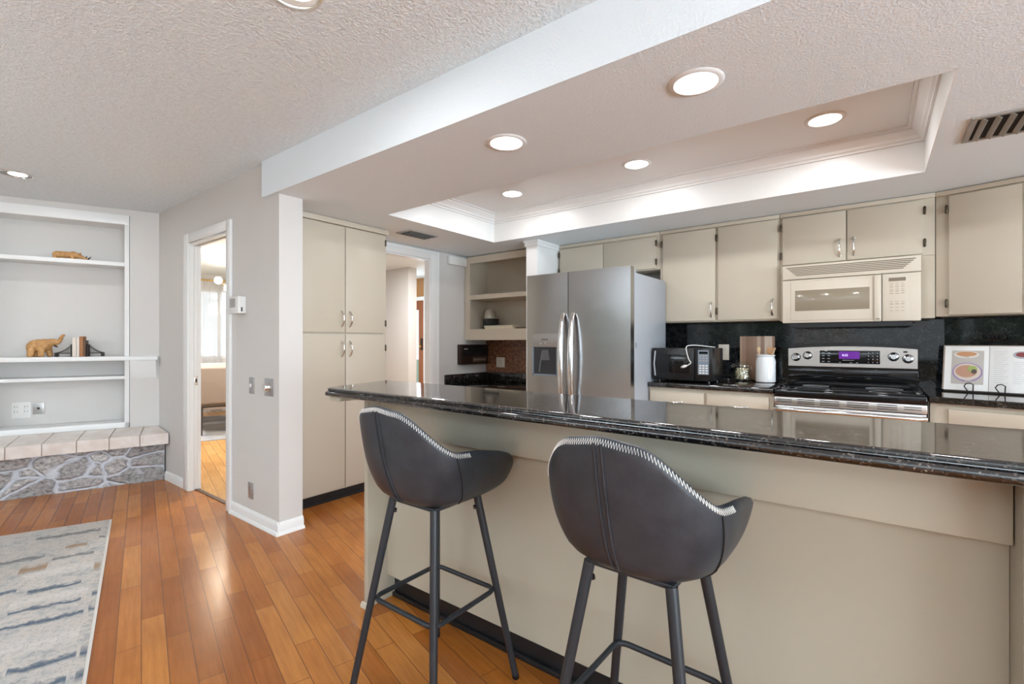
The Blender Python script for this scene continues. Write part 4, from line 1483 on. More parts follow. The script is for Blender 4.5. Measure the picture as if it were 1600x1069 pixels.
T.part('paddle', MB().prism_y([(-2.19, 1.185), (-2.13, 1.185), (-2.115, 1.10), (-2.205, 1.10)], 3.293, 3.2985).tube([(-2.19, 3.296, 1.17), (-2.205, 3.292, 1.08), (-2.215, 3.292, 1.0)], 0.006, 8), simple('paddle_grey', (0.10, 0.10, 0.105), 0.3), ld)
T.part('brand_plate', MB().box(-2.195, -2.13, 3.2912, 3.2925, 1.268, 1.275), M_gasket, ld)
for i in range(2):
    T.part('button', MB().lathe([(0, 0), (0.008, 0), (0.008, 0.002), (0, 0.002)], (-2.197 + i * 0.04, 3.292, 1.238 - i * -0.004), 12, Matrix.Rotation(R(90), 4, 'X')), M_chrome, ld)
T.part('vent_slot', MB().box(FX1 - 0.001, FX1 + 0.002, 3.40, 3.408, 1.205, 1.245), M_gasket)

# ------------------------------------------------------------------ base cabinets and counters on the back wall
H_ = (1, 0, 0)
T = Thing('base_cabinet', 'cream base cabinet with two drawers between fridge and range', 'cabinet', (-0.97, 4.0, 0), K, 'cream base cabinets')
T.part('body', MB().box(-1.412, -0.538, 3.66, 4.335, 0.10, 0.898), M_cream)
T.part('kick_board', MB().box(-1.412, -0.538, 3.73, 4.335, 0.0, 0.10), M_black_kick)
for x0, x1, hx in ((-1.398, -0.992, -1.214), (-0.972, -0.566, -0.765)):
    d = T.part('drawer', MB().box(x0, x1, 3.64, 3.66, 0.772, 0.872, 0.004), M_cream)
    T.part('handle', pull(MB(), (hx, 3.64, 0.792), H_, 0.12), M_chrome, d, 'nickel arched handle')
    slab_door(T, x0 + 0.01, x1 - 0.01, 0.12, 0.755, 3.64, hinges=[(x0 + 0.004, 0.70), (x0 + 0.004, 0.2)], handle=(x1 - 0.045, 0.66, V))
solo('countertop', MB().box(-1.414, -0.536, 3.625, 4.343, 0.8985, 0.935, 0.006), M_granite, 'short black granite counter under the small black microwave', 'countertop', (-0.97, 4.0, 0.8985))
struct('wall_backsplash', MB().box(-2.51, 0.386, 4.345, 4.36, 0.935, 1.42), M_splash)
struct('wall_backsplash_right', MB().box(0.0, 2.0, -0.012, 0.0, 0.935, 1.412), M_splash, RW)

T = Thing('base_cabinet', 'cream base cabinet with one wide drawer under the open cookbook', 'cabinet', (0.6, -0.35, 0), RW, 'cream base cabinets')
T.part('body', MB().box(0.035, 1.2, -0.69, -0.02, 0.10, 0.898), M_cream)
T.part('kick_board', MB().box(0.035, 1.2, -0.62, -0.02, 0.0, 0.10), M_black_kick)
d = T.part('drawer', MB().box(0.117, 0.58, -0.71, -0.69, 0.773, 0.868, 0.004), M_cream)
T.part('handle', pull(MB(), (0.335, -0.71, 0.784), H_, 0.12), M_chrome, d, 'nickel arched handle')
slab_door(T, 0.117, 0.58, 0.12, 0.755, -0.71, hinges=[(0.110, 0.70), (0.110, 0.2)])
slab_door(T, 0.62, 1.08, 0.12, 0.868, -0.71, hinges=[(0.613, 0.70), (0.613, 0.2)])
# wedge-shaped counter fills the corner (world coordinates)
def rw(x, y):
    v = RW @ Vector((x, y, 0))
    return (v.x, v.y)
solo('countertop', MB().loft([[(x, y, z) for x, y in inset_poly([(0.258, 3.655), rw(0.036, -0.722), rw(1.22, -0.722), rw(1.22, -0.013), rw(0.0, -0.013), (0.258, 4.343)], o_)] for o_, z in ((0.004, 0.8985), (0, 0.904), (0, 0.929), (0.005, 0.935))]), M_granite, 'black granite counter holding the open cookbook right of the range', 'countertop', (0.6, 4.0, 0.8985))
solo('trim_filler', MB().prism([(0.258, 3.70), (0.262, 3.70), (0.262, 4.3), (0.258, 4.3)], 0.05, 0.897), M_cream, 'cream cabinet side panel against the range', 'panel', (0.26, 4.0, 0.05))
bpy.data.objects['trim_filler'].name = 'side_filler_panel'

# ------------------------------------------------------------------ range
T = Thing('electric_range', 'stainless electric range with black glass cooktop and purple clock display', 'range', (-0.14, 3.95, 0))
GX0, GX1 = -0.530, 0.250
T.part('body', MB().box(GX0 + 0.003, GX1 - 0.003, 3.66, 4.30, 0.03, 0.905), M_blackplastic)
T.part('cooktop', MB().box(GX0, GX1, 3.625, 4.27, 0.906, 0.934, 0.006).box(GX0, GX1, 3.612, 3.66, 0.886, 0.934, 0.008).box(GX0 + 0.01, GX0 + 0.045, 3.64, 4.22, 0.932, 0.943, 0.004).box(GX1 - 0.045, GX1 - 0.01, 3.64, 4.22, 0.932, 0.943, 0.004).box(GX0 + 0.01, GX1 - 0.01, 3.625, 3.65, 0.932, 0.943, 0.004), M_blackglass, label='black glass cooktop')
for bx, by, br_ in ((-0.33, 3.80, 0.10), (0.06, 3.80, 0.08), (-0.33, 4.06, 0.08), (0.06, 4.06, 0.10)):
    T.part('burner', MB().lathe([(br_ - 0.004, 0), (br_, 0), (br_, 0.0006), (br_ - 0.004, 0.0006), (br_ - 0.004, 0)], (bx, by, 0.9342), 40), M_print, label='printed burner ring')
v_ = T.part('vent_strip', MB().box(GX0, GX1, 3.618, 3.66, 0.832, 0.884, 0.003), M_steel_range, label='stainless vent strip')
b = MB()
gx = [(-0.515, -0.425, 2), (-0.395, -0.300, 3), (-0.270, -0.168, 3), (-0.130, -0.020, 3), (0.020, 0.115, 3), (0.145, 0.225, 2)]
for x0, x1, nn in gx:
    for k in range(nn):
        zz = 0.873 - k * 0.013 if nn == 3 else 0.868 - k * 0.014
        b.box(x0, x1, 3.6165, 3.620, zz - 0.0022, zz + 0.0022)
T.part('slots', b, M_gasket, v_)
od = T.part('oven_door', MB().box(GX0 + 0.002, GX1 - 0.002, 3.625, 3.66, 0.24, 0.828, 0.005), M_steel_range)
T.part('window', MB().box(GX0 + 0.11, GX1 - 0.11, 3.6235, 3.626, 0.36, 0.70, 0.001), M_blackglass, od)
T.part('handle', MB().tube([(GX0 + 0.012, 3.625, 0.806), (GX0 + 0.014, 3.590, 0.806), (GX0 + 0.04, 3.572, 0.806), (GX1 - 0.04, 3.572, 0.806), (GX1 - 0.014, 3.590, 0.806), (GX1 - 0.012, 3.625, 0.806)], 0.0155, 12), M_steel_bar, od)
T.part('storage_drawer', MB().box(GX0 + 0.002, GX1 - 0.002, 3.628, 3.66, 0.05, 0.23, 0.005), M_steel_range)
# backguard
def arch(x0, x1, z0, ze, zm, n=16):
    pts = [(x0, z0), (x1, z0)]
    for i in range(n + 1):
        t = i / n
        pts.append((x1 + (x0 - x1) * t, ze + (zm - ze) * (1 - (2 * t - 1) ** 2)))
    return pts
T.part('backguard', MB().prism_y(arch(-0.526, 0.250, 0.934, 1.224, 1.245), 4.205, 4.30).box(-0.518, 0.244, 4.19, 4.21, 0.985, 1.055, 0.003), M_blackglass)
cp = T.part('control_panel', MB().prism_y(arch(-0.517, 0.240, 1.069, 1.200, 1.218), 4.190, 4.206), M_steel_range, label='stainless control panel')
dg = T.part('display', MB().box(-0.314, 0.040, 4.1865, 4.191, 1.094, 1.188, 0.001), M_blackglass, cp, 'black control display')
T.part('clock_screen', MB().box(-0.197, -0.075, 4.1855, 4.187, 1.128, 1.182), M_purple, cp, 'purple clock screen')
T.text('clock_digits', '8:52', 0.020, (-0.160, 4.1850, 1.154), M_digit, cp)
b = MB()
for r_ in range(4):
    for x in (-0.292, -0.258):
        b.box(x - 0.008, x + 0.008, 4.1858, 4.187, 1.105 + r_ * 0.021, 1.109 + r_ * 0.021)
    for x in (-0.025, 0.000, 0.025):
        b.box(x - 0.003, x + 0.003, 4.1858, 4.187, 1.103 + r_ * 0.022, 1.109 + r_ * 0.022)
b.box(-0.175, -0.108, 4.1858, 4.187, 1.117, 1.120)
for x in (-0.19, -0.125, -0.09):
    b.box(x - 0.006, x + 0.006, 4.1858, 4.187, 1.099, 1.103)
T.part('key_marks', b, M_print, cp)
for kx, kz in ((-0.466, 1.136), (-0.391, 1.150), (0.113, 1.148), (0.190, 1.136)):
    kb = T.part('knob', MB().lathe([(0, 0), (0.027, 0), (0.027, 0.006), (0.021, 0.010), (0.020, 0.028), (0.016, 0.031), (0, 0.031)], (kx, 4.190, kz), 28, Matrix.Rotation(R(90), 4, 'X')), M_steel_bar, cp)
    T.part('knob_ring', MB().lathe([(0.027, 0), (0.031, 0), (0.031, 0.003), (0.027, 0.003), (0.027, 0)], (kx, 4.190, kz), 28, Matrix.Rotation(R(90), 4, 'X')), M_blackplastic, cp)
T.part('indicator', MB().box(0.165, 0.187, 4.1885, 4.191, 1.176, 1.188, 0.001), M_gasket, cp)

# ------------------------------------------------------------------ over-the-range microwave
T = Thing('range_microwave', 'almond over-the-range microwave mounted above the stainless range', 'microwave', (-0.145, 4.17, 1.385))
MX0, MX1 = -0.533, 0.246
T.part('body', MB().box(MX0, MX1, 4.03, 4.343, 1.392, 1.808), M_almond)
T.part('underside', MB().box(MX0 + 0.04, MX1 - 0.04, 4.035, 4.33, 1.356, 1.392).box(MX0 + 0.08, MX0 + 0.25, 4.04, 4.06, 1.374, 1.392), M_blackplastic)
gp = T.part('grille', MB().box(MX0, MX1, 4.002, 4.03, 1.705, 1.808, 0.004), M_almond)
b = MB()
for k in range(6):
    zz = 1.790 - k * 0.0115
    ins = 0.026 + 0.012 * k
    b.box(MX0 + ins, MX1 - ins, 4.0005, 4.004, zz - 0.003, zz + 0.003)
T.part('slots', b, simple('tan_shadow_slot', (0.18, 0.14, 0.095), 0.6), gp)
dr = T.part('door', MB().box(MX0, 0.046, 4.004, 4.03, 1.388, 1.700, 0.006), M_almond)
T.part('bezel', MB().box(MX0 + 0.055, 0.0, 4.0005, 4.006, 1.405, 1.688, 0.005), M_almond, dr)
T.part('window', MB().box(MX0 + 0.082, -0.018, 3.9990, 4.001, 1.474, 1.622, 0.0008), M_almond_window, dr, 'tan tinted window')
T.part('handle', MB().box(0.006, 0.042, 3.990, 4.006, 1.395, 1.695, 0.006), M_almond, dr)
pn = T.part('control_panel', MB().box(0.050, MX1, 4.006, 4.03, 1.388, 1.700, 0.004).box(0.058, 0.186, 4.0035, 4.007, 1.394, 1.694, 0.001), M_almond)
T.part('display', MB().box(0.083, 0.170, 4.002, 4.0038, 1.650, 1.673), M_almond_dark, pn)
b = MB()
for k, (zz, hh) in enumerate(((1.636, .003), (1.624, .003), (1.612, .004), (1.597, .003), (1.585, .005), (1.570, .005), (1.515, .003), (1.500, .005), (1.478, .003), (1.455, .003))):
    for i in range(3):
        xx = 0.088 + i * 0.029
        b.box(xx, xx + 0.018, 4.0028, 4.0036, zz - hh / 2, zz + hh / 2)
T.part('key_marks', b, simple('tan_print', (0.40, 0.33, 0.25), 0.6), pn)
T.part('badge', MB().box(0.015, 0.036, 3.9890, 3.9905, 1.402, 1.408), M_almond_dark, dr)

# ------------------------------------------------------------------ small black microwave on the counter
T = Thing('countertop_microwave', 'small black microwave on the counter beside the fridge', 'microwave', (-1.175, 3.86, 0.935))
QX0, QX1, QY, QZ0, QZ1 = -1.406, -0.948, 3.70, 0.955, 1.203
T.part('body', MB().box(QX0, QX1, QY + 0.02, 4.02, QZ0, QZ1, 0.008), M_blackplastic)
dr = T.part('door', MB().box(QX0, -1.078, QY, QY + 0.02, QZ0, QZ1, 0.008), M_blackplastic)
T.part('window', MB().box(QX0 + 0.055, -1.112, QY - 0.0015, QY + 0.002, 1.010, 1.155, 0.002), M_blackglass, dr)
T.part('handle', MB().tube([(QX0 + 0.028, QY - 0.004, 0.985), (QX0 + 0.022, QY - 0.012, 1.08), (QX0 + 0.028, QY - 0.004, 1.18)], 0.006, 8), M_fridge_side, dr)
pn = T.part('control_panel', MB().box(-1.074, QX1, QY, QY + 0.02, QZ0, QZ1, 0.006), M_blackplastic)
T.part('key_pad', MB().box(-1.050, -0.972, QY - 0.0015, QY + 0.001, 1.005, 1.188), M_blueprint, pn, 'blue grey key pad')
T.part('display', MB().box(-1.042, -0.980, QY - 0.0028, QY - 0.001, 1.160, 1.178), M_blackglass, pn)
for r_ in range(8):
    for i in range(3):
        xx = -1.041 + i * 0.0225
        zz = 1.146 - r_ * 0.0185
        if r_ < 3 or r_ > 3:
            T.part('key', MB().box(xx, xx + 0.016, QY - 0.003, QY - 0.001, zz - 0.005, zz + 0.005), M_grey_plate if r_ < 3 else M_white_plastic, pn)
for fx in (QX0 + 0.04, QX1 - 0.04):
    for fy in (QY + 0.05, 3.98):
        T.part('foot', MB().cyl((fx, fy, 0.9352), (fx, fy, QZ0 + 0.003), 0.014), M_blackplastic)
cordpts = [(-1.00, 3.98, 1.208), (-1.045, 3.86, 1.218), (-1.09, 3.78, 1.225), (-1.125, 3.715, 1.222), (-1.135, 3.692, 1.208), (-1.130, 3.690, 1.17), (-1.115, 3.688, 1.12), (-1.100, 3.688, 1.095), (-1.108, 3.686, 1.082), (-1.128, 3.684, 1.070)]
sm = []
for i in range(len(cordpts) - 1):
    p0, p1, p2, p3 = [Vector(cordpts[max(0, min(len(cordpts) - 1, i + k))]) for k in (-1, 0, 1, 2)]
    for s in range(5):
        t = s / 5.0
        sm.append(0.5 * ((2 * p1) + (-p0 + p2) * t + (2 * p0 - 5 * p1 + 4 * p2 - p3) * t * t + (-p0 + 3 * p1 - 3 * p2 + p3) * t ** 3))
sm.append(Vector(cordpts[-1]))
cdp = T.part('power_cord', MB().tube(sm, 0.0035, 8), M_white_plastic, label='white power cord')
T.part('plug', MB().tube([(-1.126, 3.684, 1.071), (-1.140, 3.683, 1.066), (-1.158, 3.682, 1.060)], [0.006, 0.011, 0.010], 10).box(-1.172, -1.158, 3.6815, 3.6835, 1.060, 1.064).box(-1.172, -1.158, 3.6815, 3.6835, 1.052, 1.056), M_white_plastic, cdp)

# ------------------------------------------------------------------ jar, crock, cutting board, utensils
T = Thing('cutting_board', 'striped wood cutting board leaning against the backsplash behind the crock', 'cutting board', (-0.757, 4.30, 0.935))
b = MB().box(-0.886, -0.628, 4.315, 4.333, 0.938, 1.298, 0.004)
T.part('board', b, M_board)
JX, JY = -0.841, 4.185
T = Thing('glass_jar', 'clip top glass jar of pasta in front of the cutting board', 'jar', (JX, JY, 0.935))
T.part('glass', MB().lathe([(0, 0.001), (0.058, 0.001), (0.066, 0.008), (0.067, 0.090), (0.058, 0.112), (0.050, 0.118), (0.050, 0.128), (0.047, 0.128), (0.047, 0.118), (0.055, 0.110), (0.064, 0.088), (0.063, 0.010), (0, 0.006)], (JX, JY, 0.935), 36), M_glass)
T.part('lid', MB().lathe([(0, 0.131), (0.052, 0.131), (0.054, 0.138), (0.048, 0.148), (0.03, 0.155), (0, 0.157)], (JX, JY, 0.935), 32), M_glass)
T.part('clasp', MB().tube([(JX + 0.051 * math.cos(2 * math.pi * k / 24), JY + 0.051 * math.sin(2 * math.pi * k / 24), 0.935 + 0.123) for k in range(24)], 0.002, 6, closed=True).tube([(JX - 0.05, JY - 0.01, 1.060), (JX - 0.072, JY - 0.01, 1.070), (JX - 0.080, JY - 0.01, 1.058), (JX - 0.070, JY - 0.01, 1.046), (JX - 0.055, JY - 0.01, 1.052)], 0.0045, 6).tube([(JX + 0.05, JY - 0.01, 1.062), (JX + 0.066, JY - 0.01, 1.054), (JX + 0.074, JY - 0.01, 1.025)], 0.0025, 6), M_chrome)
rr = random.Random(3)
b = MB()
for k in range(150):
    a = rr.uniform(0, 6.283)
    rad = 0.046 * math.sqrt(rr.random())
    zz = 0.935 + rr.uniform(0.022, 0.098)
    p = Vector((JX + rad * math.cos(a), JY + rad * math.sin(a), zz))
    d = Vector((rr.uniform(-1, 1), rr.uniform(-1, 1), rr.uniform(-1, 1))).normalized() * 0.009
    b.tube([p - d, p + d * 0.2 + Vector((0, 0, 0.003)), p + d], 0.0045, 6)
pst = solo('pasta', b, simple('dry_pasta', (0.80, 0.68, 0.48), 0.6), 'dry pasta shapes filling the clip top glass jar', 'pasta', (JX, JY, 0.942), kind='stuff')
KX, KY = -0.670, 4.170
T = Thing('utensil_crock', 'white ceramic crock of wooden utensils left of the range', 'crock', (KX, KY, 0.935))
T.part('pot', MB().lathe([(0, 0.001), (0.064, 0.001), (0.070, 0.006), (0.070, 0.165), (0.064, 0.188), (0.060, 0.200), (0.066, 0.206), (0.067, 0.214), (0.061, 0.216), (0.056, 0.206), (0.058, 0.19), (0.064, 0.165), (0.064, 0.012), (0, 0.010)], (KX, KY, 0.935), 40), M_ceramic)
def spoon(name, label, p, q, bowl, mat, cat='spoon'):
    p, q = Vector(p), Vector(q)
    b = MB().tube([p, p + (q - p) * 0.5, q], [0.006, 0.0055, 0.005], 8)
    if bowl:
        d = (q - p).normalized()
        bb = MB()
        bb.ball((0, 0, 0), 1.0, bowl[0], 0.005, bowl[1], 16, 10)
        bb.xform(Matrix.Translation(q + d * bowl[1] * 0.8))
        me = bpy.data.meshes.new('t')
        bb.bm.to_mesh(me)
        b.bm.from_mesh(me)
        bpy.data.meshes.remove(me)
    return solo(name, b, mat, label, cat, tuple(p), group='wooden utensils in the crock')
spoon('whisk', 'pale slotted wooden utensil leaning left in the white crock', (KX - 0.032, KY + 0.005, 0.952), (KX - 0.047, KY - 0.008, 1.170), (0.014, 0.024), M_spoon, 'utensil')
bpy.data.objects['whisk'].name = 'slotted_utensil'
spoon('wooden_spoon', 'broad tan wooden spoon upright in the white crock', (KX + 0.005, KY + 0.03, 0.95), (KX + 0.028, KY + 0.022, 1.155), (0.028, 0.032), M_spoon2)
spoon('spatula_handle', 'thin pale wooden stick leaning right in the white crock', (KX - 0.02, KY - 0.02, 0.95), (KX + 0.066, KY + 0.005, 1.205), None, M_spoon, 'utensil')
bpy.data.objects['spatula_handle'].name = 'wooden_stick'
T = Thing('spoon_rest', 'tiny clear glass stopper on the counter left of the jar', 'stopper', (-0.935, 4.17, 0.935))
T.part('stopper', MB().lathe([(0, 0.0005), (0.011, 0.0005), (0.012, 0.012), (0.006, 0.02), (0, 0.022)], (-0.940, 4.17, 0.935), 16), M_glass)
T.o.name = 'glass_stopper'

# ------------------------------------------------------------------ cookbook on wire stand (right wall frame)
T = Thing('cookbook_stand', 'black wire cookbook stand with scroll top on the right counter', 'book stand', (0.24, -0.20, 0.935), RW)
b = MB()
for sx in (0.150, 0.290):
    pass
T.part('base', MB().box(0.03, 0.46, -0.262, -0.16, 0.9355, 0.943, 0.002), M_iron)
T.part('back_wire', MB().tube([(0.05, -0.17, 0.943), (0.05, -0.09, 1.22), (0.13, -0.075, 1.245), (0.24, -0.070, 1.26), (0.35, -0.075, 1.245), (0.43, -0.09, 1.22), (0.43, -0.17, 0.943)], 0.004, 8), M_iron)
for s in (-1, 1):
    pts = []
    for k in range(26):
        a = 2 * math.pi * k / 22
        rad = 0.028 - 0.0006 * k
        pts.append((0.236 + s * (0.032 - rad * math.cos(a) * 1.1), -0.070, 1.283 - 0.75 * rad * math.sin(a)))
    T.part('scroll', MB().tube(pts, 0.0035, 8), M_iron)
for xx in (0.150, 0.288):
    pts = [(xx - 0.006, -0.262, 0.944), (xx - 0.022, -0.268, 0.974), (xx - 0.012, -0.270, 0.992), (xx + 0.006, -0.270, 0.996), (xx + 0.020, -0.268, 0.986), (xx + 0.018, -0.262, 0.944)]
    T.part('page_hook', MB().tube(pts, 0.0032, 8), M_iron)
T = Thing('cookbook', 'open cookbook with food photographs on the black wire stand', 'book', (0.24, -0.21, 0.946), RW)
LEAN = R(14)
def bkpt(x, z, off):   # point on the leaning page plane
    return (x, -0.225 - off + math.tan(LEAN) * (z - 0.946), z)
def page(x0, x1, curl):
    b = MB()
    n = 12
    fr, bk_ = [], []
    rows = []
    for i in range(n + 1):
        t = i / n
        x = x0 + (x1 - x0) * t
        tt = t if curl > 0 else 1 - t
        off = 0.012 + 0.010 * math.sin(math.pi * min(1, tt * 1.15) * 0.9)
        rows.append([bkpt(x, 0.9465, off), bkpt(x, 1.222, off), bkpt(x, 1.222, 0.0), bkpt(x, 0.9465, 0.0)])
    b.loft(rows)
    return b
lp = T.part('left_page', page(0.028, 0.232, -1), M_paper)
rp_ = T.part('right_page', page(0.234, 0.44, 1), M_paper)
T.part('cover', MB().loft([[bkpt(0.018, 0.9462, 0.0), bkpt(0.45, 0.9462, 0.0), bkpt(0.45, 1.228, 0.0), bkpt(0.018, 1.228, 0.0)], [bkpt(0.018, 0.9462, -0.004), bkpt(0.45, 0.9462, -0.004), bkpt(0.45, 1.228, -0.004), bkpt(0.018, 1.228, -0.004)]]), simple('book_cover_board', (0.45, 0.36, 0.30), 0.6))
def plate(x0, x1, z0, z1, d, n=10):
    b = MB()
    rows = []
    for i in range(n + 1):
        x = x0 + (x1 - x0) * i / n
        t = (x - 0.028) / (0.232 - 0.028) if x < 0.233 else (x - 0.234) / 0.206
        tt = 1 - t if x < 0.233 else t
        off = 0.012 + 0.010 * math.sin(math.pi * min(1, tt * 1.15) * 0.9) + d
        rows.append([bkpt(x, z0, off), bkpt(x, z1, off), bkpt(x, z1, off - 0.0004), bkpt(x, z0, off - 0.0004)])
    b.loft(rows)
    return b
def blob(cx, cz, rx, rz, d):
    b = MB()
    ring0, ring1 = [], []
    for k in range(28):
        a = 2 * math.pi * k / 28
        x, z = cx + rx * math.cos(a), cz + rz * math.sin(a)
        t = (x - 0.028) / 0.204 if x < 0.233 else (x - 0.234) / 0.206
        tt = 1 - t if x < 0.233 else t
        off = 0.012 + 0.010 * math.sin(math.pi * min(1, tt * 1.15) * 0.9) + d
        ring0.append(bkpt(x, z, off))
        ring1.append(bkpt(x, z, off - 0.0004))
    b.loft([ring1, ring0])
    return b
pm = lambda n, c: simple(n, c, 0.5)
T.part('photo', plate(0.062, 0.210, 0.985, 1.195, 0.0012), pm('photo_ground', (0.50, 0.46, 0.42)), lp, 'colour food photograph')
T.part('photo_plate', blob(0.130, 1.170, 0.058, 0.022, 0.0020), pm('photo_white_bowl', (0.72, 0.68, 0.62)), lp)
T.part('photo_food', blob(0.130, 1.174, 0.048, 0.015, 0.0028), pm('photo_pasta', (0.55, 0.27, 0.13)), lp)
T.part('photo_plate', blob(0.136, 1.060, 0.070, 0.060, 0.0020), pm('photo_purple_rim', (0.33, 0.24, 0.42)), lp)
T.part('photo_plate', blob(0.136, 1.062, 0.062, 0.052, 0.0028), pm('photo_pale_bowl', (0.66, 0.56, 0.48)), lp)
T.part('photo_food', blob(0.132, 1.066, 0.050, 0.038, 0.0036), pm('photo_stew', (0.48, 0.26, 0.17)), lp)
T.part('photo_food', blob(0.160, 1.082, 0.022, 0.020, 0.0044), pm('photo_greens', (0.34, 0.40, 0.12)), lp)
T.part('photo_food', blob(0.168, 1.066, 0.012, 0.014, 0.0052), pm('photo_dark_herb', (0.09, 0.07, 0.05)), lp)
T.part('photo_plate', blob(0.370, 1.172, 0.036, 0.022, 0.0014), pm('photo_grey_bowl', (0.42, 0.42, 0.46)), rp_)
T.part('photo_food', blob(0.372, 1.174, 0.026, 0.014, 0.0022), pm('photo_red_fruit', (0.25, 0.05, 0.05)), rp_)
b = MB()
for k in range(16):
    zz = 1.19 - k * 0.0125
    tmp = plate(0.252, 0.316 - 0.01 * (k % 3), zz - 0.0016, zz + 0.0016, 0.0006)
    me = bpy.data.meshes.new('t'); tmp.bm.to_mesh(me); b.bm.from_mesh(me); bpy.data.meshes.remove(me)
    if k > 4:
        tmp = plate(0.336, 0.410 - 0.012 * (k % 4), zz - 0.0016, zz + 0.0016, 0.0006)
        me = bpy.data.meshes.new('t'); tmp.bm.to_mesh(me); b.bm.from_mesh(me); bpy.data.meshes.remove(me)
T.part('text_lines', b, simple('faint_text', (0.66, 0.66, 0.66), 0.7), rp_)

# ------------------------------------------------------------------ recessed lights and vents
def downlight(label, x, y, z, power, on=True, r=0.075, group='recessed ceiling lights'):
    T = Thing('recessed_light', label, 'ceiling light', (x, y, z), K, group)
    T.part('trim_ring', MB().lathe([(r, 0.0), (r + 0.003, -0.006), (r + 0.018, -0.005), (r + 0.024, -0.0005), (r + 0.024, 0.0), (r, 0.0)], (x, y, z - 0.0005), 40), M_trim)
    T.part('lens', MB().lathe([(0, -0.003), (r, -0.003), (r, -0.0012), (0, -0.0012)], (x, y, z - 0.0003), 40), M_lampglow if on else M_lampdim)
    if power:
        l = bpy.data.lights.new('recessed_lamp', 'AREA')
        l.shape = 'DISK'
        l.size = 2 * r
        l.energy = power
        l.color = (0.97, 0.985, 1.0)
        o = bpy.data.objects.new('recessed_lamp', l)
        COL.objects.link(o)
        o.parent = T.o
        o.location = (0, 0, -0.012)
    return T


def eyelight(label, x, y, z, r, power, mat):
    """open downlight can with a deep reflector"""
    T = Thing('recessed_light', label, 'ceiling light', (x, y, z), K, 'recessed ceiling lights')
    T.part('trim_ring', MB().lathe([(r, 0.0), (r + 0.002, -0.006), (r + 0.014, -0.004), (r + 0.016, -0.0005), (r, 0.0)], (x, y, z), 40), M_chrome)
    T.part('reflector', MB().lathe([(r, -0.003), (r * 0.85, -0.0022), (0.0, -0.0018)], (x, y, z), 40), mat)
    T.part('bulb', MB().lathe([(0, -0.010), (r * 0.5, -0.008), (r * 0.62, -0.003), (0, -0.003)], (x + r * 0.15, y + r * 0.1, z), 24), M_lampglow)
    if power:
        l = bpy.data.lights.new('recessed_lamp', 'AREA')
        l.shape = 'DISK'
        l.size = 2 * r
        l.energy = power
        l.color = (0.97, 0.985, 1.0)
        o = bpy.data.objects.new('recessed_lamp', l)
        COL.objects.link(o)
        o.parent = T.o
        o.location = (0, 0, -0.015)
    return T


downlight('lit recessed light in the kitchen soffit nearest the doorway', -1.412, 1.812, ZK, 6)
downlight('largest lit recessed light in the soffit above the right stool', -0.524, 1.818, ZK, 6)
downlight('lit recessed light at the left end of the tray ceiling', -2.368, 3.12, TZ, 4.5)
downlight('lit recessed light in the middle of the tray ceiling', -1.294, 3.12, TZ, 4.5)
downlight('lit recessed light at the right end of the tray ceiling', -0.210, 3.12, TZ, 4.5)
eyelight('small lit recessed light over the bookcase at the left edge', -4.888, 0.558, ZL, 0.080, 4, M_dispenser)
eyelight('lit recessed light cut by the top edge of the photograph', -1.578, 0.842, ZL, 0.078, 6, M_lampdim)
downlight('lit recessed light in the soffit beyond the right edge', 0.40, 1.818, ZK, 6)

downlight('added unseen fill light on the hall ceiling beyond the kitchen opening', -5.0, 4.35, 2.45, 60)  # unseen lamp, added to brighten the white hall partition


downlight('added unseen fill light on the dining room ceiling near the doorway wall', -7.6, 2.15, 2.45, 45)  # added fill for the dining room, kept outside the doorway view
downlight('added unseen fill light on the dining room ceiling nearer the kitchen', -5.5, 2.75, 2.45, 45)  # second added dining fill, also out of view


def vent(label, cx, cy, z, lx, ly, nslat, along):
    T = Thing('ceiling_vent', label, 'vent', (cx, cy, z), K, 'ceiling air vents')
    x0, x1, y0, y1 = cx - lx / 2, cx + lx / 2, cy - ly / 2, cy + ly / 2
    f = 0.022
    T.part('frame', MB().box(x0, x1, y0, y0 + f, z - 0.008, z - 0.0005, 0.002).box(x0, x1, y1 - f, y1, z - 0.008, z - 0.0005, 0.002).box(x0, x0 + f, y0 + f, y1 - f, z - 0.008, z - 0.0005, 0.002).box(x1 - f, x1, y0 + f, y1 - f, z - 0.008, z - 0.0005, 0.002), M_vent)
    T.part('duct', MB().box(x0 + f, x1 - f, y0 + f, y1 - f, z - 0.0025, z - 0.0008), M_vent_dark)
    for k in range(nslat):
        t = (k + 0.5) / nslat
        if along == 'y':      # slats run along y
            xx = x0 + f + (lx - 2 * f) * t
            b = MB().box(-0.011, 0.011, y0 + f, y1 - f, -0.001, 0.001)
            b.xform(Matrix.Translation((xx, 0, z - 0.010)) @ Matrix.Rotation(R(40), 4, 'Y'))
        else:
            yy = y0 + f + (ly - 2 * f) * t
            b = MB().box(x0 + f, x1 - f, -0.011, 0.011, -0.001, 0.001)
            b.xform(Matrix.Translation((0, yy, z - 0.010)) @ Matrix.Rotation(R(40), 4, 'X'))
        T.part('slat', b, M_vent)


vent('small grey ceiling vent by the pantry top', -3.252, 2.88, ZK, 0.20, 0.33, 4, 'y')
vent('grey slatted ceiling vent at the right edge beside the tray', 0.56, 2.985, ZK, 0.44, 0.315, 9, 'y')

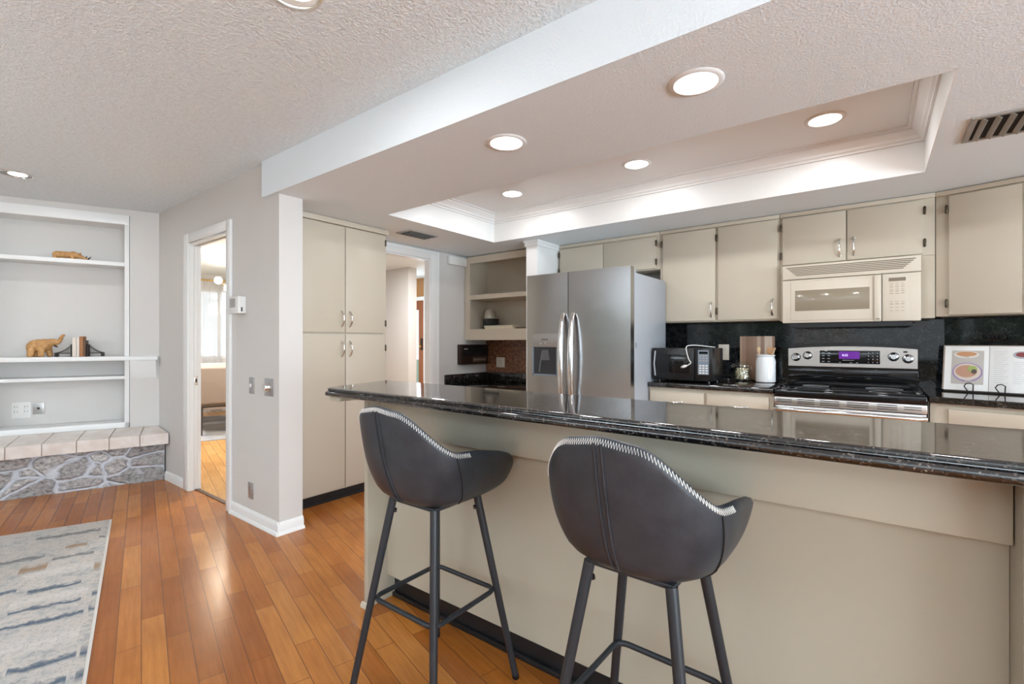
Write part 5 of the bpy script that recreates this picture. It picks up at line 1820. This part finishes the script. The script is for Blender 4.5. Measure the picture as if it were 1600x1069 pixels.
# ------------------------------------------------------------------ dining room seen through the doorway
T = Thing('curtain_rod', 'brass curtain rod over the dining room window', 'curtain rod', (0.1, -0.08, 2.34), DN)
T.part('rod', MB().cyl((-0.75, -0.08, 2.34), (1.1, -0.08, 2.34), 0.014), M_brass)
for xx in (-0.5, 0.9):
    T.part('bracket', MB().box(xx - 0.01, xx + 0.01, -0.08, -0.001, 2.33, 2.35), M_brass)
def curtain(label, x0, x1):
    b = MB()
    n, m = 70, 2
    top, bot = [], []
    for i in range(n + 1):
        t = i / n
        x = x0 + (x1 - x0) * t
        y = -0.075 + 0.022 * math.sin(t * (x1 - x0) * 75)
        top.append(b.bm.verts.new((x, y, 2.325)))
        bot.append(b.bm.verts.new((x, y * 1.05, 0.03)))
    for i in range(n):
        b.bm.faces.new((top[i], top[i + 1], bot[i + 1], bot[i]))
    solo('sheer_curtain', b, M_sheer, label, 'curtain', ((x0 + x1) / 2, -0.075, 0.03), DN, 'dining room sheer curtains', smooth=80)
curtain('sheer white curtain left on the dining window', -0.65, 0.215)
curtain('sheer white curtain gathered right on the dining window', 0.30, 0.80)
T = Thing('chandelier', 'brass branch chandelier with glowing globe bulbs in the dining room', 'chandelier', (-7.93, 3.12, 2.449))
T.part('canopy', MB().lathe([(0, 0), (0.06, 0), (0.055, -0.025), (0, -0.03)], (-7.93, 3.30, 2.449), 24), M_brass)
T.part('stem', MB().cyl((-7.93, 3.30, 2.42), (-7.93, 3.30, 2.14), 0.008), M_brass)
T.part('arm', MB().tube([(-7.95, 3.055, 2.15), (-7.93, 3.17, 2.13), (-7.93, 3.30, 2.14), (-7.93, 3.45, 2.16), (-7.93, 3.55, 2.19)], 0.006, 8), M_brass)
for p in ((-7.945, 3.055, 2.19), (-7.905, 3.175, 2.08), (-7.93, 3.45, 2.20), (-7.93, 3.56, 2.23)):
    bl = T.part('globe_bulb', MB().ball(p, 0.055), M_bulb)
l = bpy.data.lights.new('chandelier_lamp', 'POINT')
l.energy = 22
l.color = (1.0, 0.86, 0.66)
l.shadow_soft_size = 0.15
o = bpy.data.objects.new('chandelier_lamp', l)
COL.objects.link(o)
o.parent = T.o
o.location = Vector((-7.0, 2.75, 2.0)) - Vector((-7.93, 3.12, 2.449))

def chair(label, loc, rz, mat):
    T = Thing('dining_chair', label, 'dining chair', (0, 0, 0), Matrix.Translation(loc) @ Matrix.Rotation(rz, 4, 'Z'), 'dining chairs in the far room')
    # faces +y locally; back at y = 0
    T.part('backrest', MB().box(-0.26, 0.26, -0.03, 0.05, 0.42, 0.905, 0.02, 3), mat)
    T.part('seat', MB().box(-0.26, 0.26, 0.05, 0.50, 0.37, 0.48, 0.02, 3), mat)
    T.part('seat_rail', MB().box(-0.25, 0.25, 0.0, 0.48, 0.345, 0.37), mat)
    for sx in (-1, 1):
        for yy in (0.0, 0.46):
            T.part('leg', MB().loft([[(sx * 0.225 + dx * s, yy + dy * s, zz) for dx, dy in ((-1, -1), (1, -1), (1, 1), (-1, 1))] for zz, s in ((0.009, 0.016), (0.37, 0.024))]), M_darkwood)
chair('beige upholstered dining chair seen from behind through the doorway', (-7.03, 2.735, 0), R(72), M_linen)
chair('cream dining chair on the far side of the dining table', (-8.65, 3.25, 0), R(72 + 180), M_creamfab)
T = Thing('dining_table', 'light oak dining table behind the beige chair', 'dining table', (-7.83, 3.0, 0), Matrix.Identity(4))
TM = Matrix.Translation((-7.83, 3.0, 0)) @ Matrix.Rotation(R(72), 4, 'Z')
b = MB().box(-0.75, 0.75, -0.42, 0.42, 0.715, 0.75, 0.004); b.xform(TM)
T.part('top', b, M_lightwood)
for sx in (-1, 1):
    for sy in (-1, 1):
        b = MB().box(sx * 0.68 - 0.03, sx * 0.68 + 0.03, sy * 0.35 - 0.03, sy * 0.35 + 0.03, 0.009, 0.715); b.xform(TM)
        T.part('leg', b, M_darkwood)
RD = Matrix.Translation((-6.655, 2.515, 0)) @ Matrix.Rotation(R(72), 4, 'Z')
solo('dining_rug', MB().box(-0.75, 0.80, 0.0, 2.3, 0.0005, 0.008), M_drug, 'faded blue grey rug under the dining chairs', 'rug', (0, 0, 0), RD)
